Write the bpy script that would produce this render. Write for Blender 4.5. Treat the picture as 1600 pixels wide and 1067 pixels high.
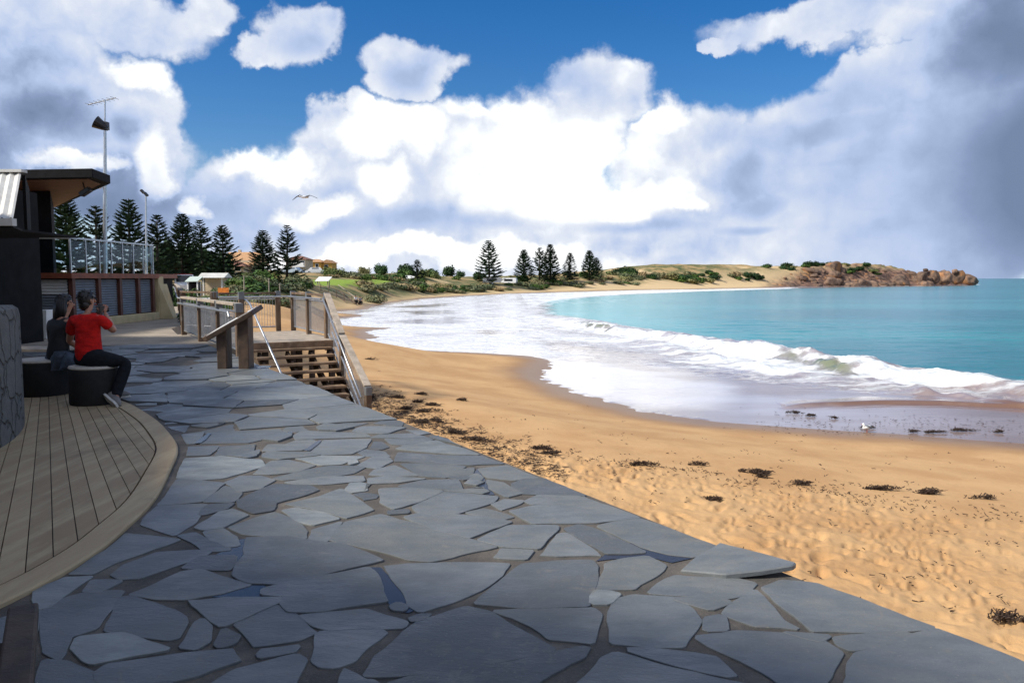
import bpy, bmesh, math, random
import numpy as np
from mathutils import Vector, Matrix, Quaternion
S = bpy.context.scene
for _o in list(bpy.data.objects): bpy.data.objects.remove(_o)
C = S.collection
R = math.radians
random.seed(7); rng = np.random.default_rng(7)

# ------------------------------------------------------------------ camera
F = 1600 * 28 / 36
PITCH = math.atan(98.5 / F)
cam = bpy.data.cameras.new('camera'); cam.lens = 28; cam.sensor_width = 36
cam.clip_start = 0.1; cam.clip_end = 40000
camo = bpy.data.objects.new('camera', cam); C.objects.link(camo)
camo.location = (0, 0, 1.5); camo.rotation_euler = (R(90) - PITCH, 0, 0)
S.camera = camo

# ------------------------------------------------------------------ light, sky, exposure
SUN_AZ, SUN_EL = R(247), R(41)          # azimuth clockwise from +Y : left of the camera, a little behind
SUN_STRENGTH, SKY_STRENGTH = 4.4, 0.1
S.view_settings.view_transform = 'Standard'; S.view_settings.look = 'None'
S.view_settings.gamma = 1; S.view_settings.use_curve_mapping = False
S.view_settings.exposure = 0.3
sunl = bpy.data.lights.new('sun', 'SUN'); sunl.energy = SUN_STRENGTH; sunl.angle = R(8.0)
sunl.color = (1.0, 0.94, 0.84)
suno = bpy.data.objects.new('sun', sunl); C.objects.link(suno)
SD = Vector((math.sin(SUN_AZ) * math.cos(SUN_EL), math.cos(SUN_AZ) * math.cos(SUN_EL), math.sin(SUN_EL)))
suno.rotation_euler = SD.to_track_quat('Z', 'Y').to_euler(); suno.location = SD * 60

class NG:
    """small helper to write node trees"""
    def __init__(s, tree): s.t = tree; s.n = tree.nodes; s.l = tree.links
    def new(s, typ, **kw):
        nd = s.n.new(typ)
        for k, v in kw.items(): setattr(nd, k, v)
        return nd
    def put(s, sock, v):
        if v is None: return
        if isinstance(v, bpy.types.NodeSocket): s.l.new(v, sock)
        else: sock.default_value = v
    def math(s, op, a, b=None, c=None, clamp=False):
        nd = s.new('ShaderNodeMath', operation=op); nd.use_clamp = clamp
        s.put(nd.inputs[0], a); s.put(nd.inputs[1], b); s.put(nd.inputs[2], c)
        return nd.outputs[0]
    def vec(s, op, a, b=None):
        nd = s.new('ShaderNodeVectorMath', operation=op)
        s.put(nd.inputs[0], a); s.put(nd.inputs[1], b)
        return nd.outputs['Value' if op in ('LENGTH', 'DOT_PRODUCT') else 'Vector']
    def noise(s, v, scale, detail=4, rough=0.5, dist=0.0, out=0):
        nd = s.new('ShaderNodeTexNoise'); s.put(nd.inputs['Vector'], v)
        nd.inputs['Scale'].default_value = scale; nd.inputs['Detail'].default_value = detail
        nd.inputs['Roughness'].default_value = rough; nd.inputs['Distortion'].default_value = dist
        return nd.outputs[out]
    def mapr(s, v, a, b, c=0.0, d=1.0, smooth=True):
        nd = s.new('ShaderNodeMapRange'); nd.interpolation_type = 'SMOOTHSTEP' if smooth else 'LINEAR'
        s.put(nd.inputs[0], v)
        for i, x in enumerate((a, b, c, d)): s.put(nd.inputs[1 + i], x)
        return nd.outputs[0]
    def mix(s, fac, a, b, blend='MIX'):
        nd = s.new('ShaderNodeMix', data_type='RGBA', blend_type=blend)
        s.put(nd.inputs[0], fac)
        for i, x in ((6, a), (7, b)):
            if isinstance(x, (tuple, list)) and len(x) == 3: x = (*x, 1)
            s.put(nd.inputs[i], x)
        return nd.outputs[2]
    def attr(s, name, out='Fac'):
        nd = s.new('ShaderNodeAttribute'); nd.attribute_name = name
        return nd.outputs[out]
    def ramp(s, fac, stops):
        nd = s.new('ShaderNodeValToRGB'); s.put(nd.inputs[0], fac)
        e = nd.color_ramp.elements
        while len(e) < len(stops): e.new(0.5)
        for el, (p, c) in zip(e, stops): el.position = p; el.color = (*c, 1)
        return nd.outputs[0]

def az_el(px, py):
    u = (px - 800) / F; v = (533.5 - py) / F
    d = (u, math.cos(PITCH) + math.sin(PITCH) * v, -math.sin(PITCH) + math.cos(PITCH) * v)
    return math.atan2(d[0], d[1]), math.atan2(d[2], math.hypot(d[0], d[1]))

world = bpy.data.worlds.new('World'); S.world = world; world.use_nodes = True
def build_sky():
    g = NG(world.node_tree); g.n.clear()
    out = g.new('ShaderNodeOutputWorld'); bg = g.new('ShaderNodeBackground')
    bg.inputs['Strength'].default_value = SKY_STRENGTH
    sky = g.new('ShaderNodeTexSky', sky_type='NISHITA'); sky.sun_disc = False
    sky.sun_elevation = SUN_EL; sky.sun_rotation = SUN_AZ
    sky.altitude = 0; sky.air_density = 1.0; sky.dust_density = 0.4; sky.ozone_density = 2.2
    tc = g.new('ShaderNodeTexCoord'); d = tc.outputs['Generated']
    sep = g.new('ShaderNodeSeparateXYZ'); g.l.new(d, sep.inputs[0])
    az = g.math('ARCTAN2', sep.outputs[0], sep.outputs[1])
    hyp = g.math('SQRT', g.math('SUBTRACT', 1.0, g.math('MULTIPLY', sep.outputs[2], sep.outputs[2]), clamp=True))
    el = g.math('ARCTAN2', sep.outputs[2], hyp)
    cmb = g.new('ShaderNodeCombineXYZ'); g.l.new(az, cmb.inputs[0]); g.l.new(el, cmb.inputs[1])
    ae = cmb.outputs[0]
    # billowing: large and fine displacement of the cloud outlines
    w1 = g.vec('SUBTRACT', g.noise(d, 5.0, 2, .5, out=1), (.5, .5, .5))
    w2 = g.vec('SUBTRACT', g.noise(d, 17.0, 5, .6, out=1), (.5, .5, .5))
    warp = g.vec('ADD', g.vec('MULTIPLY', w1, (.14, .09, 0)), g.vec('MULTIPLY', w2, (.07, .06, 0)))
    p = g.vec('ADD', ae, warp)
    psoft = g.vec('ADD', ae, g.vec('MULTIPLY', w1, (.10, .05, 0)))
    def blobs(lst, pos):
        m = None
        for (x, y, rx, ry) in lst:
            a, e = az_el(x, y)
            q = g.vec('LENGTH', g.vec('MULTIPLY', g.vec('SUBTRACT', pos, (a, e, 0)), (F / rx, F / ry, 0)))
            m = q if m is None else g.math('MINIMUM', m, q)
        return g.math('SUBTRACT', 1.0, m)
    dens = blobs([(40, 120, 110, 75), (190, 165, 75, 72), (150, 250, 130, 95), (235, 215, 45, 45), (245, 275, 50, 40),
                  (20, 230, 120, 110), (150, 25, 150, 45), (290, 22, 60, 28), (30, 40, 90, 60),
                  (395, 285, 90, 62), (330, 330, 190, 62), (520, 260, 110, 72), (525, 205, 55, 40), (580, 195, 38, 34),
                  (680, 235, 110, 66), (760, 225, 60, 40), (860, 230, 110, 90), (935, 140, 82, 58), (900, 200, 110, 60),
                  (1040, 185, 52, 50), (1100, 245, 130, 90), (1260, 230, 210, 80), (1400, 180, 200, 60),
                  (1360, 115, 80, 32), (1465, 110, 70, 45), (1530, 260, 210, 160), (800, 335, 640, 78), (720, 415, 760, 52), (1350, 340, 420, 130),
                  (480, 62, 74, 42), (415, 85, 45, 22), (650, 108, 62, 38), (642, 145, 45, 28), (1340, 28, 210, 34), (1520, 20, 190, 52),
                  (1130, 62, 34, 10), (1590, 70, 130, 90), (-250, 200, 300, 190), (1900, 200, 330, 220), (1750, -60, 300, 90)], p)
    def billow(v):
        vo = g.new('ShaderNodeTexVoronoi', feature='F1'); vo.normalize = True
        g.l.new(v, vo.inputs['Vector']); vo.inputs['Scale'].default_value = 13; vo.inputs['Detail'].default_value = 2.0; vo.inputs['Roughness'].default_value = .55
        puff = g.mapr(vo.outputs['Distance'], .05, .55, 1, 0, False)
        return g.math('ADD', g.math('MULTIPLY', g.noise(v, 8.0, 7, .56), .8), g.math('MULTIPLY', puff, .22))
    bill = billow(g.vec('ADD', d, g.vec('MULTIPLY', w2, (.03, .03, .03))))
    dn = g.math('ADD', dens, g.math('MULTIPLY', g.math('SUBTRACT', bill, .5), 1.05))
    mask = g.mapr(dn, -.08, .24)
    # elsewhere in the dome (behind, overhead): unseen cloud noise, spread to whiten ambient light
    back = g.mapr(sep.outputs[1], .35, -.1)
    high = g.mapr(el, R(27), R(40))
    wide = g.mapr(g.noise(d, 3.0, 7, .55), .40, .56)
    mask = g.math('MAXIMUM', mask, g.math('MULTIPLY', wide, g.math('MAXIMUM', back, high)), clamp=True)
    mask = g.math('MULTIPLY', mask, g.mapr(el, R(-2), R(.2), .85, 1))
    dark = g.mapr(blobs([(110, 290, 170, 80), (60, 175, 110, 55), (190, 190, 50, 30), 
                         (1585, 60, 130, 90), (1700, 240, 170, 200), (-200, 250, 300, 200)], psoft), -.3, .85)
    pale = g.mapr(blobs([(330, 320, 150, 46), (250, 350, 180, 40), (480, 345, 110, 26), (640, 345, 140, 26), (500, 300, 45, 22), (790, 345, 100, 16), (980, 350, 110, 12), (1165, 355, 60, 9), (1160, 268, 54, 62), (1190, 318, 62, 24),
                         (1480, 290, 280, 190), (1640, 300, 260, 240), (1330, 205, 190, 34), (1370, 258, 130, 17), (1400, 333, 110, 8), (1330, 150, 110, 45), (900, 150, 60, 45), (640, 130, 40, 30), (480, 75, 60, 20)], psoft), -.3, .8)
    brt = g.mapr(blobs([(870, 255, 190, 105), (610, 215, 120, 45), (420, 245, 80, 30), (478, 322, 55, 25), (1030, 165, 48, 30), (960, 300, 160, 45),
                        (585, 285, 60, 45), (1060, 312, 42, 24), (225, 245, 40, 60), (313, 300, 20, 20), (105, 240, 62, 14),
                        (640, 398, 420, 22), (800, 180, 120, 30), (250, 265, 30, 30), (200, 110, 60, 25)], p), -.1, .6)
    sunup = g.vec('ADD', d, (-.012, 0.0, .02))
    bill2 = billow(g.vec('ADD', sunup, g.vec('MULTIPLY', w2, (.03, .03, .03))))
    relief = g.math('MULTIPLY', g.math('SUBTRACT', bill, bill2), 1.7)
    lum = g.math('ADD', .56, g.math('MULTIPLY', brt, .55))
    lum = g.math('SUBTRACT', lum, g.math('MULTIPLY', dark, .44))
    lum = g.math('SUBTRACT', lum, g.math('MULTIPLY', pale, .25))
    lum = g.math('ADD', lum, g.math('MULTIPLY', relief, g.math('SUBTRACT', 1.0, g.math('ADD', g.math('MULTIPLY', dark, .5), g.math('MULTIPLY', pale, .75)), clamp=True)))
    lum = g.math('ADD', lum, g.math('MULTIPLY', g.math('SUBTRACT', g.noise(d, 6.0, 8, .62), .5), .32))
    ccol = g.ramp(g.math('MULTIPLY', lum, .8), [(0.0, (1.5, 2.05, 3.2)), (.10, (2.1, 2.75, 4.3)), (.26, (3.9, 4.8, 6.8)), (.52, (6.4, 6.8, 7.6)), (.75, (9.0, 9.2, 9.4)), (1.0, (11.5, 11.5, 11.5))])
    hs = g.new('ShaderNodeHueSaturation'); hs.inputs['Saturation'].default_value = 1.45; hs.inputs['Value'].default_value = .82
    g.l.new(sky.outputs[0], hs.inputs['Color'])
    haze = g.mapr(el, R(7), R(0), 0, .75)
    blue = g.mix(1.0, hs.outputs[0], (.86, .93, 1.12), 'MULTIPLY')
    base = g.mix(haze, blue, (6.2, 7.9, 9.6))
    col = g.mix(mask, base, ccol)
    g.l.new(col, bg.inputs['Color']); g.l.new(bg.outputs[0], out.inputs['Surface'])
build_sky()

# ------------------------------------------------------------------ plain helpers
def ray(x, y):
    u = (x - 800) / F; v = (533.5 - y) / F
    return np.array([u, math.cos(PITCH) + math.sin(PITCH) * v, -math.sin(PITCH) + math.cos(PITCH) * v])
def P(x, y, z=0.0):                 # point of the plane at height z
    r = ray(x, y); k = (z - 1.5) / r[2]
    return Vector((r[0] * k, r[1] * k, z))
def Q(x, y, Y):                     # point at distance Y
    r = ray(x, y); k = Y / r[1]
    return Vector((r[0] * k, Y, 1.5 + r[2] * k))

def tag(o, label=None, cat=None, group=None, kind=None):
    if label: o['label'] = label
    if cat: o['category'] = cat
    if group: o['group'] = group
    if kind: o['kind'] = kind
    return o
def thing(name, loc, label, cat, group=None):
    o = bpy.data.objects.new(name, None); C.objects.link(o); o.location = loc; o.empty_display_size = .2
    return tag(o, label, cat, group)
def copy_tree(o, parent=None):
    c = o.copy(); C.objects.link(c)
    if parent is not None: c.parent = parent
    for ch in list(o.children): copy_tree(ch, c)
    return c

class MB:
    def __init__(s): s.v = []; s.f = []; s.m = []; s.mi = 0
    def add(s, vs, fs):
        b = len(s.v); s.v += [tuple(x) for x in vs]; s.f += [tuple(b + i for i in f) for f in fs]; s.m += [s.mi] * len(fs)
        return s
    def box(s, c, size, rz=0, M=None):
        hx, hy, hz = size[0] / 2, size[1] / 2, size[2] / 2
        vs = [Vector((x, y, z)) for z in (-hz, hz) for y in (-hy, hy) for x in (-hx, hx)]
        M = M if M is not None else Matrix.Rotation(rz, 3, 'Z')
        return s.add([M @ v + Vector(c) for v in vs], [(0, 2, 3, 1), (4, 5, 7, 6), (0, 1, 5, 4), (2, 6, 7, 3), (0, 4, 6, 2), (1, 3, 7, 5)])
    def bar(s, p, q, w, h, up=(0, 0, 1)):      # box from p to q, w across, h along up
        p, q = Vector(p), Vector(q); d = q - p; L = d.length
        if L < 1e-6: return s
        y = d / L; x = y.cross(Vector(up)).normalized(); z = x.cross(y)
        M = Matrix((x, y, z)).transposed()
        return s.box((p + q) / 2, (w, L, h), M=M)
    def tube(s, pts, r, n=8, cap=True):
        pts = [Vector(p) for p in pts]; rs = r if isinstance(r, (list, tuple)) else [r] * len(pts)
        t0 = (pts[1] - pts[0]).normalized(); up = Vector((0, 0, 1)) if abs(t0.z) < .9 else Vector((1, 0, 0))
        rings = []
        for i, p in enumerate(pts):
            t = (pts[min(i + 1, len(pts) - 1)] - pts[max(i - 1, 0)]).normalized()
            x = t.cross(up).normalized(); y = x.cross(t)
            rings.append([p + (x * math.cos(2 * math.pi * k / n) + y * math.sin(2 * math.pi * k / n)) * rs[i] for k in range(n)])
        vs = [v for rg in rings for v in rg]; fs = []
        for i in range(len(pts) - 1):
            for k in range(n):
                a, b = i * n + k, i * n + (k + 1) % n
                fs.append((a, b, b + n, a + n))
        if cap: fs += [tuple(range(n)), tuple(range(len(vs) - n, len(vs)))]
        return s.add(vs, fs)
    def lathe(s, c, prof, n=32):               # prof: (r, z) pairs
        vs = []; fs = []
        for (r, z) in prof:
            for k in range(n):
                a = 2 * math.pi * k / n; vs.append((c[0] + r * math.cos(a), c[1] + r * math.sin(a), c[2] + z))
        for i in range(len(prof) - 1):
            for k in range(n):
                a, b = i * n + k, i * n + (k + 1) % n
                fs.append((a, b, b + n, a + n))
        fs += [tuple(range(n))[::-1], tuple(range(len(vs) - n, len(vs)))]
        return s.add(vs, fs)
    def prism(s, poly, z0, z1):                # z0, z1 numbers or per-vertex lists
        n = len(poly)
        a = z0 if isinstance(z0, (list, tuple)) else [z0] * n
        b = z1 if isinstance(z1, (list, tuple)) else [z1] * n
        vs = [(p[0], p[1], a[i]) for i, p in enumerate(poly)] + [(p[0], p[1], b[i]) for i, p in enumerate(poly)]
        fs = [tuple(range(n))[::-1], tuple(range(n, 2 * n))] + [(i, (i + 1) % n, n + (i + 1) % n, n + i) for i in range(n)]
        return s.add(vs, fs)
    def build(s, name, mats, parent=None, smooth=False, bevel=0, label=None):
        me = bpy.data.meshes.new(name)
        off = parent_world(parent)
        me.from_pydata([(v[0] - off[0], v[1] - off[1], v[2] - off[2]) for v in s.v], [], s.f)
        mats = mats if isinstance(mats, (list, tuple)) else [mats]
        for m in mats: me.materials.append(m)
        if len(mats) > 1: me.polygons.foreach_set('material_index', s.m)
        bm = bmesh.new(); bm.from_mesh(me); bmesh.ops.recalc_face_normals(bm, faces=bm.faces); bm.to_mesh(me); bm.free()
        if smooth:
            me.polygons.foreach_set('use_smooth', [True] * len(me.polygons))
            if smooth == 'auto':
                try: me.set_sharp_from_angle(angle=R(38))
                except Exception: pass
        o = bpy.data.objects.new(name, me); C.objects.link(o)
        if parent is not None: o.parent = parent
        if bevel:
            b = o.modifiers.new('bevel', 'BEVEL'); b.width = bevel; b.segments = 2; b.limit_method = 'ANGLE'; b.angle_limit = R(40)
        if label: o['label'] = label
        return o
def parent_world(p):
    v = Vector((0, 0, 0))
    while p is not None: v = v + Vector(p.location); p = p.parent
    return v
def grid_mesh(name, X, Y, Z, mat, attrs):
    nr, na = X.shape; n = nr * na
    me = bpy.data.meshes.new(name)
    co = np.stack([X, Y, Z], -1).reshape(-1, 3).astype(np.float32)
    i = np.arange(nr - 1)[:, None] * na + np.arange(na - 1)[None, :]
    q = np.stack([i, i + 1, i + na + 1, i + na], -1).reshape(-1, 4)
    me.vertices.add(n); me.vertices.foreach_set('co', co.ravel())
    me.loops.add(q.size); me.loops.foreach_set('vertex_index', q.ravel().astype(np.int32))
    me.polygons.add(len(q)); me.polygons.foreach_set('loop_start', np.arange(0, q.size, 4, dtype=np.int32))
    me.polygons.foreach_set('loop_total', np.full(len(q), 4, dtype=np.int32))
    me.update(calc_edges=True); me.polygons.foreach_set('use_smooth', [True] * len(q))
    for k, a in attrs.items():
        at = me.attributes.new(k, 'FLOAT', 'POINT'); at.data.foreach_set('value', np.ascontiguousarray(a, dtype=np.float32).ravel())
    me.materials.append(mat)
    if me.polygons[0].normal.z < 0: me.flip_normals()
    o = bpy.data.objects.new(name, me); C.objects.link(o)
    return o

# numpy noise
def _h(ix, iy, s):
    h = (ix.astype(np.int64) * 374761393 + iy.astype(np.int64) * 668265263 + s * 1442695041) & 0x7fffffff
    h = ((h ^ (h >> 13)) * 1274126177) & 0x7fffffff
    return ((h ^ (h >> 16)) & 0xffff) / 65535.0
def vnoise(x, y, s=0):
    ix, iy = np.floor(x), np.floor(y); fx, fy = x - ix, y - iy
    fx = fx * fx * (3 - 2 * fx); fy = fy * fy * (3 - 2 * fy)
    a, b, c, d = _h(ix, iy, s), _h(ix + 1, iy, s), _h(ix, iy + 1, s), _h(ix + 1, iy + 1, s)
    return (a * (1 - fx) + b * fx) * (1 - fy) + (c * (1 - fx) + d * fx) * fy
def fbm(x, y, o=4, s=0, g=.5):
    t = 0; a = 1; n = 0
    for k in range(o):
        t = t + a * vnoise(x * 2 ** k + 17 * k, y * 2 ** k - 9 * k, s + k); n += a; a *= g
    return t / n - .5
def sstep(x, a, b):
    t = np.clip((x - a) / (b - a), 0, 1); return t * t * (3 - 2 * t)
def inside(poly, x, y):
    r = np.zeros(np.shape(x), bool); n = len(poly)
    for i in range(n):
        x0, y0 = poly[i]; x1, y1 = poly[(i + 1) % n]
        if y0 == y1: continue
        c = ((y0 > y) != (y1 > y)) & (x < (x1 - x0) * (y - y0) / (y1 - y0) + x0)
        r ^= c
    return r
def pldist(poly, x, y, closed=True):
    d = np.full(np.shape(x), 1e18); n = len(poly)
    for i in range(n if closed else n - 1):
        x0, y0 = poly[i]; x1, y1 = poly[(i + 1) % n]; dx, dy = x1 - x0, y1 - y0
        t = np.clip(((x - x0) * dx + (y - y0) * dy) / (dx * dx + dy * dy + 1e-12), 0, 1)
        d = np.minimum(d, (x - x0 - t * dx) ** 2 + (y - y0 - t * dy) ** 2)
    return np.sqrt(d)
def sdist(poly, x, y):                      # positive inside
    d = pldist(poly, x, y); return np.where(inside(poly, x, y), d, -d)
def smooth_line(pts, k=6):                  # Catmull-Rom
    out = []; n = len(pts)
    for i in range(n - 1):
        p0, p1, p2, p3 = [np.array(pts[min(max(j, 0), n - 1)], float) for j in (i - 1, i, i + 1, i + 2)]
        for t in np.arange(k) / k:
            out.append(tuple(.5 * (2 * p1 + (p2 - p0) * t + (2 * p0 - 5 * p1 + 4 * p2 - p3) * t * t + (3 * p1 - p0 - 3 * p2 + p3) * t ** 3)))
    out.append(tuple(pts[-1])); return out

# ------------------------------------------------------------------ materials
def new_mat(name):
    m = bpy.data.materials.new(name); m.use_nodes = True
    g = NG(m.node_tree); b = g.n.get('Principled BSDF')
    return m, g, b
def simple(name, col, rough=.6, metal=0, var=.15, scale=6, bump=0, bscale=40, spec=.5, grain=None, dirt=None):
    m, g, b = new_mat(name)
    tc = g.new('ShaderNodeTexCoord'); v = tc.outputs['Object']
    if grain:
        mp = g.new('ShaderNodeMapping'); g.l.new(v, mp.inputs[0]); mp.inputs['Scale'].default_value = grain; v = mp.outputs[0]
    n = g.noise(v, scale, 6, .6)
    lo = tuple(c * (1 - var) for c in col); hi = tuple(min(1, c * (1 + var)) for c in col)
    c = g.mix(g.mapr(n, .3, .7), lo, hi)
    if dirt: c = g.mix(g.mapr(g.noise(tc.outputs['Object'], scale * .6, 5, .65), .52, .7, 0, .8), c, dirt)
    g.l.new(c, b.inputs['Base Color']); b.inputs['Roughness'].default_value = rough
    b.inputs['Metallic'].default_value = metal; b.inputs['Specular IOR Level'].default_value = spec
    if bump:
        bp = g.new('ShaderNodeBump'); bp.inputs['Strength'].default_value = bump; bp.inputs['Distance'].default_value = .02
        g.l.new(g.noise(v, bscale, 5, .6), bp.inputs['Height']); g.l.new(bp.outputs[0], b.inputs['Normal'])
    return m
def foliage(name, c0, c1, scale=1.5, dry=None):
    m, g, b = new_mat(name)
    tc = g.new('ShaderNodeTexCoord'); oi = g.new('ShaderNodeObjectInfo')
    n = g.noise(tc.outputs['Object'], scale, 5, .65)
    c = g.mix(g.mapr(n, .35, .65), c0, c1)
    if dry: c = g.mix(g.mapr(g.math('ADD', oi.outputs['Random'], g.math('MULTIPLY', n, .5)), .75, 1.2, 0, .8), c, dry)
    hs = g.new('ShaderNodeHueSaturation'); g.l.new(c, hs.inputs['Color'])
    g.l.new(g.mapr(oi.outputs['Random'], 0, 1, .7, 1.35, False), hs.inputs['Value'])
    g.l.new(hs.outputs[0], b.inputs['Base Color']); b.inputs['Roughness'].default_value = .6
    b.inputs['Specular IOR Level'].default_value = .25
    return m
M = {}
M['timber'] = simple('weathered_timber', (.135, .085, .05), .75, var=.4, scale=5, bump=.4, bscale=14, grain=(1, 1, .25), dirt=(.22, .19, .16))
M['timber_pale'] = simple('silvered_timber', (.36, .30, .235), .8, var=.25, scale=5, bump=.35, bscale=16)
M['timber_tread'] = simple('tread_timber', (.22, .14, .08), .75, var=.35, scale=4, bump=.4, bscale=18, dirt=(.34, .26, .18))
M['timber_dark'] = simple('dark_timber', (.06, .036, .022), .7, var=.4, scale=5, bump=.4, bscale=14)
M['steel'] = simple('galvanised_steel', (.5, .52, .54), .38, metal=.85, var=.12, scale=12)
M['cap'] = simple('grey_post_cap', (.17, .18, .19), .55, metal=.3, var=.2)
M['concrete'] = simple('sandy_concrete', (.33, .275, .21), .85, var=.2, scale=1.4, bump=.25, bscale=60, dirt=(.2, .165, .125))
M['cream'] = simple('cream_render', (.52, .42, .24), .85, var=.12, scale=2, bump=.15, bscale=60, dirt=(.38, .29, .17))
M['black'] = simple('dark_cladding', (.012, .012, .013), .85, var=.3, scale=3, spec=.15)
M['soffit'] = simple('timber_soffit', (.16, .075, .04), .6, var=.25, scale=4)
M['redbrown'] = simple('red_brown_fascia', (.2, .052, .022), .6, var=.25, scale=4)
M['postred'] = simple('dark_red_post', (.09, .03, .018), .6, var=.25, scale=4)
M['louvre'] = simple('grey_louvre', (.2, .22, .24), .5, metal=.2, var=.12, scale=3)
M['roofwhite'] = simple('pale_corrugated_steel', (.58, .57, .53), .5, var=.1, scale=2, dirt=(.42, .4, .36))
M['white'] = simple('white_paint', (.78, .78, .76), .5, var=.06, scale=4)
M['whitecar'] = simple('white_car_paint', (.75, .76, .77), .25, var=.04, scale=2)
M['bluecar'] = simple('pale_blue_car_paint', (.42, .5, .58), .25, var=.04, scale=2)
M['rubber'] = simple('tyre_rubber', (.02, .02, .02), .8)
M['darkglass'] = simple('dark_window', (.02, .025, .03), .08, var=.3)
M['tan'] = simple('tan_tiles', (.46, .26, .13), .8, var=.18, scale=3, bump=.3, bscale=12)
M['browntile'] = simple('brown_tiles', (.2, .09, .06), .8, var=.2, scale=3, bump=.3, bscale=12)
M['ochre'] = simple('ochre_render', (.6, .35, .08), .85, var=.1, scale=1)
M['housecream'] = simple('house_cream_render', (.55, .44, .3), .85, var=.1, scale=1)
M['seagreen'] = simple('pale_green_sheet', (.5, .58, .53), .5, var=.1, scale=2)
M['red'] = simple('red_paint', (.5, .04, .03), .4, var=.1)
M['orange'] = simple('orange_board', (.55, .17, .02), .6, var=.2)
M['skin'] = simple('skin', (.36, .17, .105), .5, var=.12, scale=20)
M['hair'] = simple('dark_hair', (.012, .009, .008), .45, var=.3, scale=60)
M['redshirt'] = simple('red_knit', (.50, .012, .010), .9, var=.25, scale=9, bump=.9, bscale=8, grain=(1, 1, 2.2), spec=.2)
M['jeans'] = simple('black_denim', (.010, .011, .014), .9, var=.3, scale=20, bump=.8, bscale=9, spec=.2)
M['bluejeans'] = simple('faded_denim', (.06, .075, .1), .85, var=.3, scale=20)
M['blackcloth'] = simple('black_jacket', (.012, .012, .014), .8, var=.3, scale=12, bump=.3, bscale=24)
M['shoe'] = simple('grey_canvas', (.16, .15, .14), .8, var=.2)
M['sole'] = simple('pale_rubber_sole', (.5, .48, .44), .7)
M['camblack'] = simple('camera_black', (.015, .015, .016), .4)
M['seat'] = simple('pale_seat_top', (.5, .45, .38), .6, var=.12, scale=8)
M['drum'] = simple('dark_stool_side', (.010, .009, .008), .85, var=.3, scale=8, bump=.3)
M['gull'] = simple('white_feathers', (.8, .8, .78), .7, var=.05)
M['gullgrey'] = simple('grey_feathers', (.16, .17, .19), .7, var=.1)
M['gullred'] = simple('red_beak', (.4, .06, .02), .5)
M['weed'] = simple('dried_seaweed', (.035, .017, .008), .75, var=.5, scale=30)
M['pine'] = foliage('norfolk_pine_needles', (.010, .024, .010), (.03, .058, .02), .8)
M['bark'] = simple('pine_bark', (.055, .04, .03), .9, var=.3, scale=5, bump=.5)
M['scrub'] = foliage('coastal_scrub', (.03, .075, .012), (.10, .17, .03), 1.4, (.19, .16, .07))
M['scrubgrey'] = foliage('saltbush', (.075, .105, .045), (.19, .20, .10), 1.4, (.26, .18, .09))
M['scrubdark'] = foliage('dark_scrub', (.012, .035, .010), (.04, .085, .02), 1.2)

def glass_mat():
    m, g, b = new_mat('balustrade_glass')
    b.inputs['Base Color'].default_value = (.62, .78, .82, 1); b.inputs['Roughness'].default_value = .02
    b.inputs['Transmission Weight'].default_value = 1.0; b.inputs['IOR'].default_value = 1.2
    return m
M['glass'] = glass_mat()

def slate_mat():
    m, g, b = new_mat('slate_flagstone')
    geo = g.new('ShaderNodeNewGeometry'); p = geo.outputs['Position']
    t = g.attr('tint')
    c = g.ramp(t, [(0, (.072, .075, .077)), (.3, (.118, .126, .129)), (.5, (.17, .178, .178)), (.7, (.140, .143, .134)), (.85, (.18, .192, .19)), (1, (.27, .285, .275))])
    mp = g.new('ShaderNodeMapping'); g.l.new(p, mp.inputs[0]); mp.inputs['Scale'].default_value = (1, 2.2, 1); mp.inputs['Rotation'].default_value = (0, 0, .5)
    c = g.mix(g.mapr(g.noise(mp.outputs[0], 3.0, 7, .65), .3, .7, 0, .6), c, (.07, .085, .098))
    c = g.mix(g.mapr(g.noise(p, 1.1, 5, .65), .5, .72, 0, .55), c, (.175, .185, .18))
    c = g.mix(g.mapr(g.noise(p, 7.0, 8, .7, 1.0), .54, .74, 0, .6), c, (.19, .17, .135))        # dried sand and scuffs
    c = g.mix(g.mapr(g.noise(p, 70.0, 3, .6), .62, .74, 0, .6), c, (.28, .25, .2))
    g.l.new(c, b.inputs['Base Color'])
    g.l.new(g.mapr(g.noise(p, 2.2, 5, .6), .35, .65, .36, .62), b.inputs['Roughness'])
    bp = g.new('ShaderNodeBump'); bp.inputs['Strength'].default_value = .6; bp.inputs['Distance'].default_value = .016
    h = g.math('ADD', g.noise(mp.outputs[0], 5.0, 8, .68), g.math('MULTIPLY', g.noise(p, 60, 4, .6), .18))
    g.l.new(h, bp.inputs['Height']); g.l.new(bp.outputs[0], b.inputs['Normal'])
    return m
M['slate'] = slate_mat()
def mortar_mat():
    m, g, b = new_mat('sandy_mortar')
    geo = g.new('ShaderNodeNewGeometry'); p = geo.outputs['Position']
    c = g.ramp(g.noise(p, 2.5, 6, .65), [(.3, (.050, .045, .040)), (.5, (.092, .080, .068)), (.7, (.17, .145, .118))])
    c = g.mix(g.mapr(g.noise(p, 120, 3, .6), .55, .75, 0, .5), c, (.26, .22, .17))
    g.l.new(c, b.inputs['Base Color']); b.inputs['Roughness'].default_value = .85
    bp = g.new('ShaderNodeBump'); bp.inputs['Strength'].default_value = .8; bp.inputs['Distance'].default_value = .01
    g.l.new(g.noise(p, 45, 6, .7), bp.inputs['Height']); g.l.new(bp.outputs[0], b.inputs['Normal'])
    return m
M['mortar'] = mortar_mat()
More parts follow.
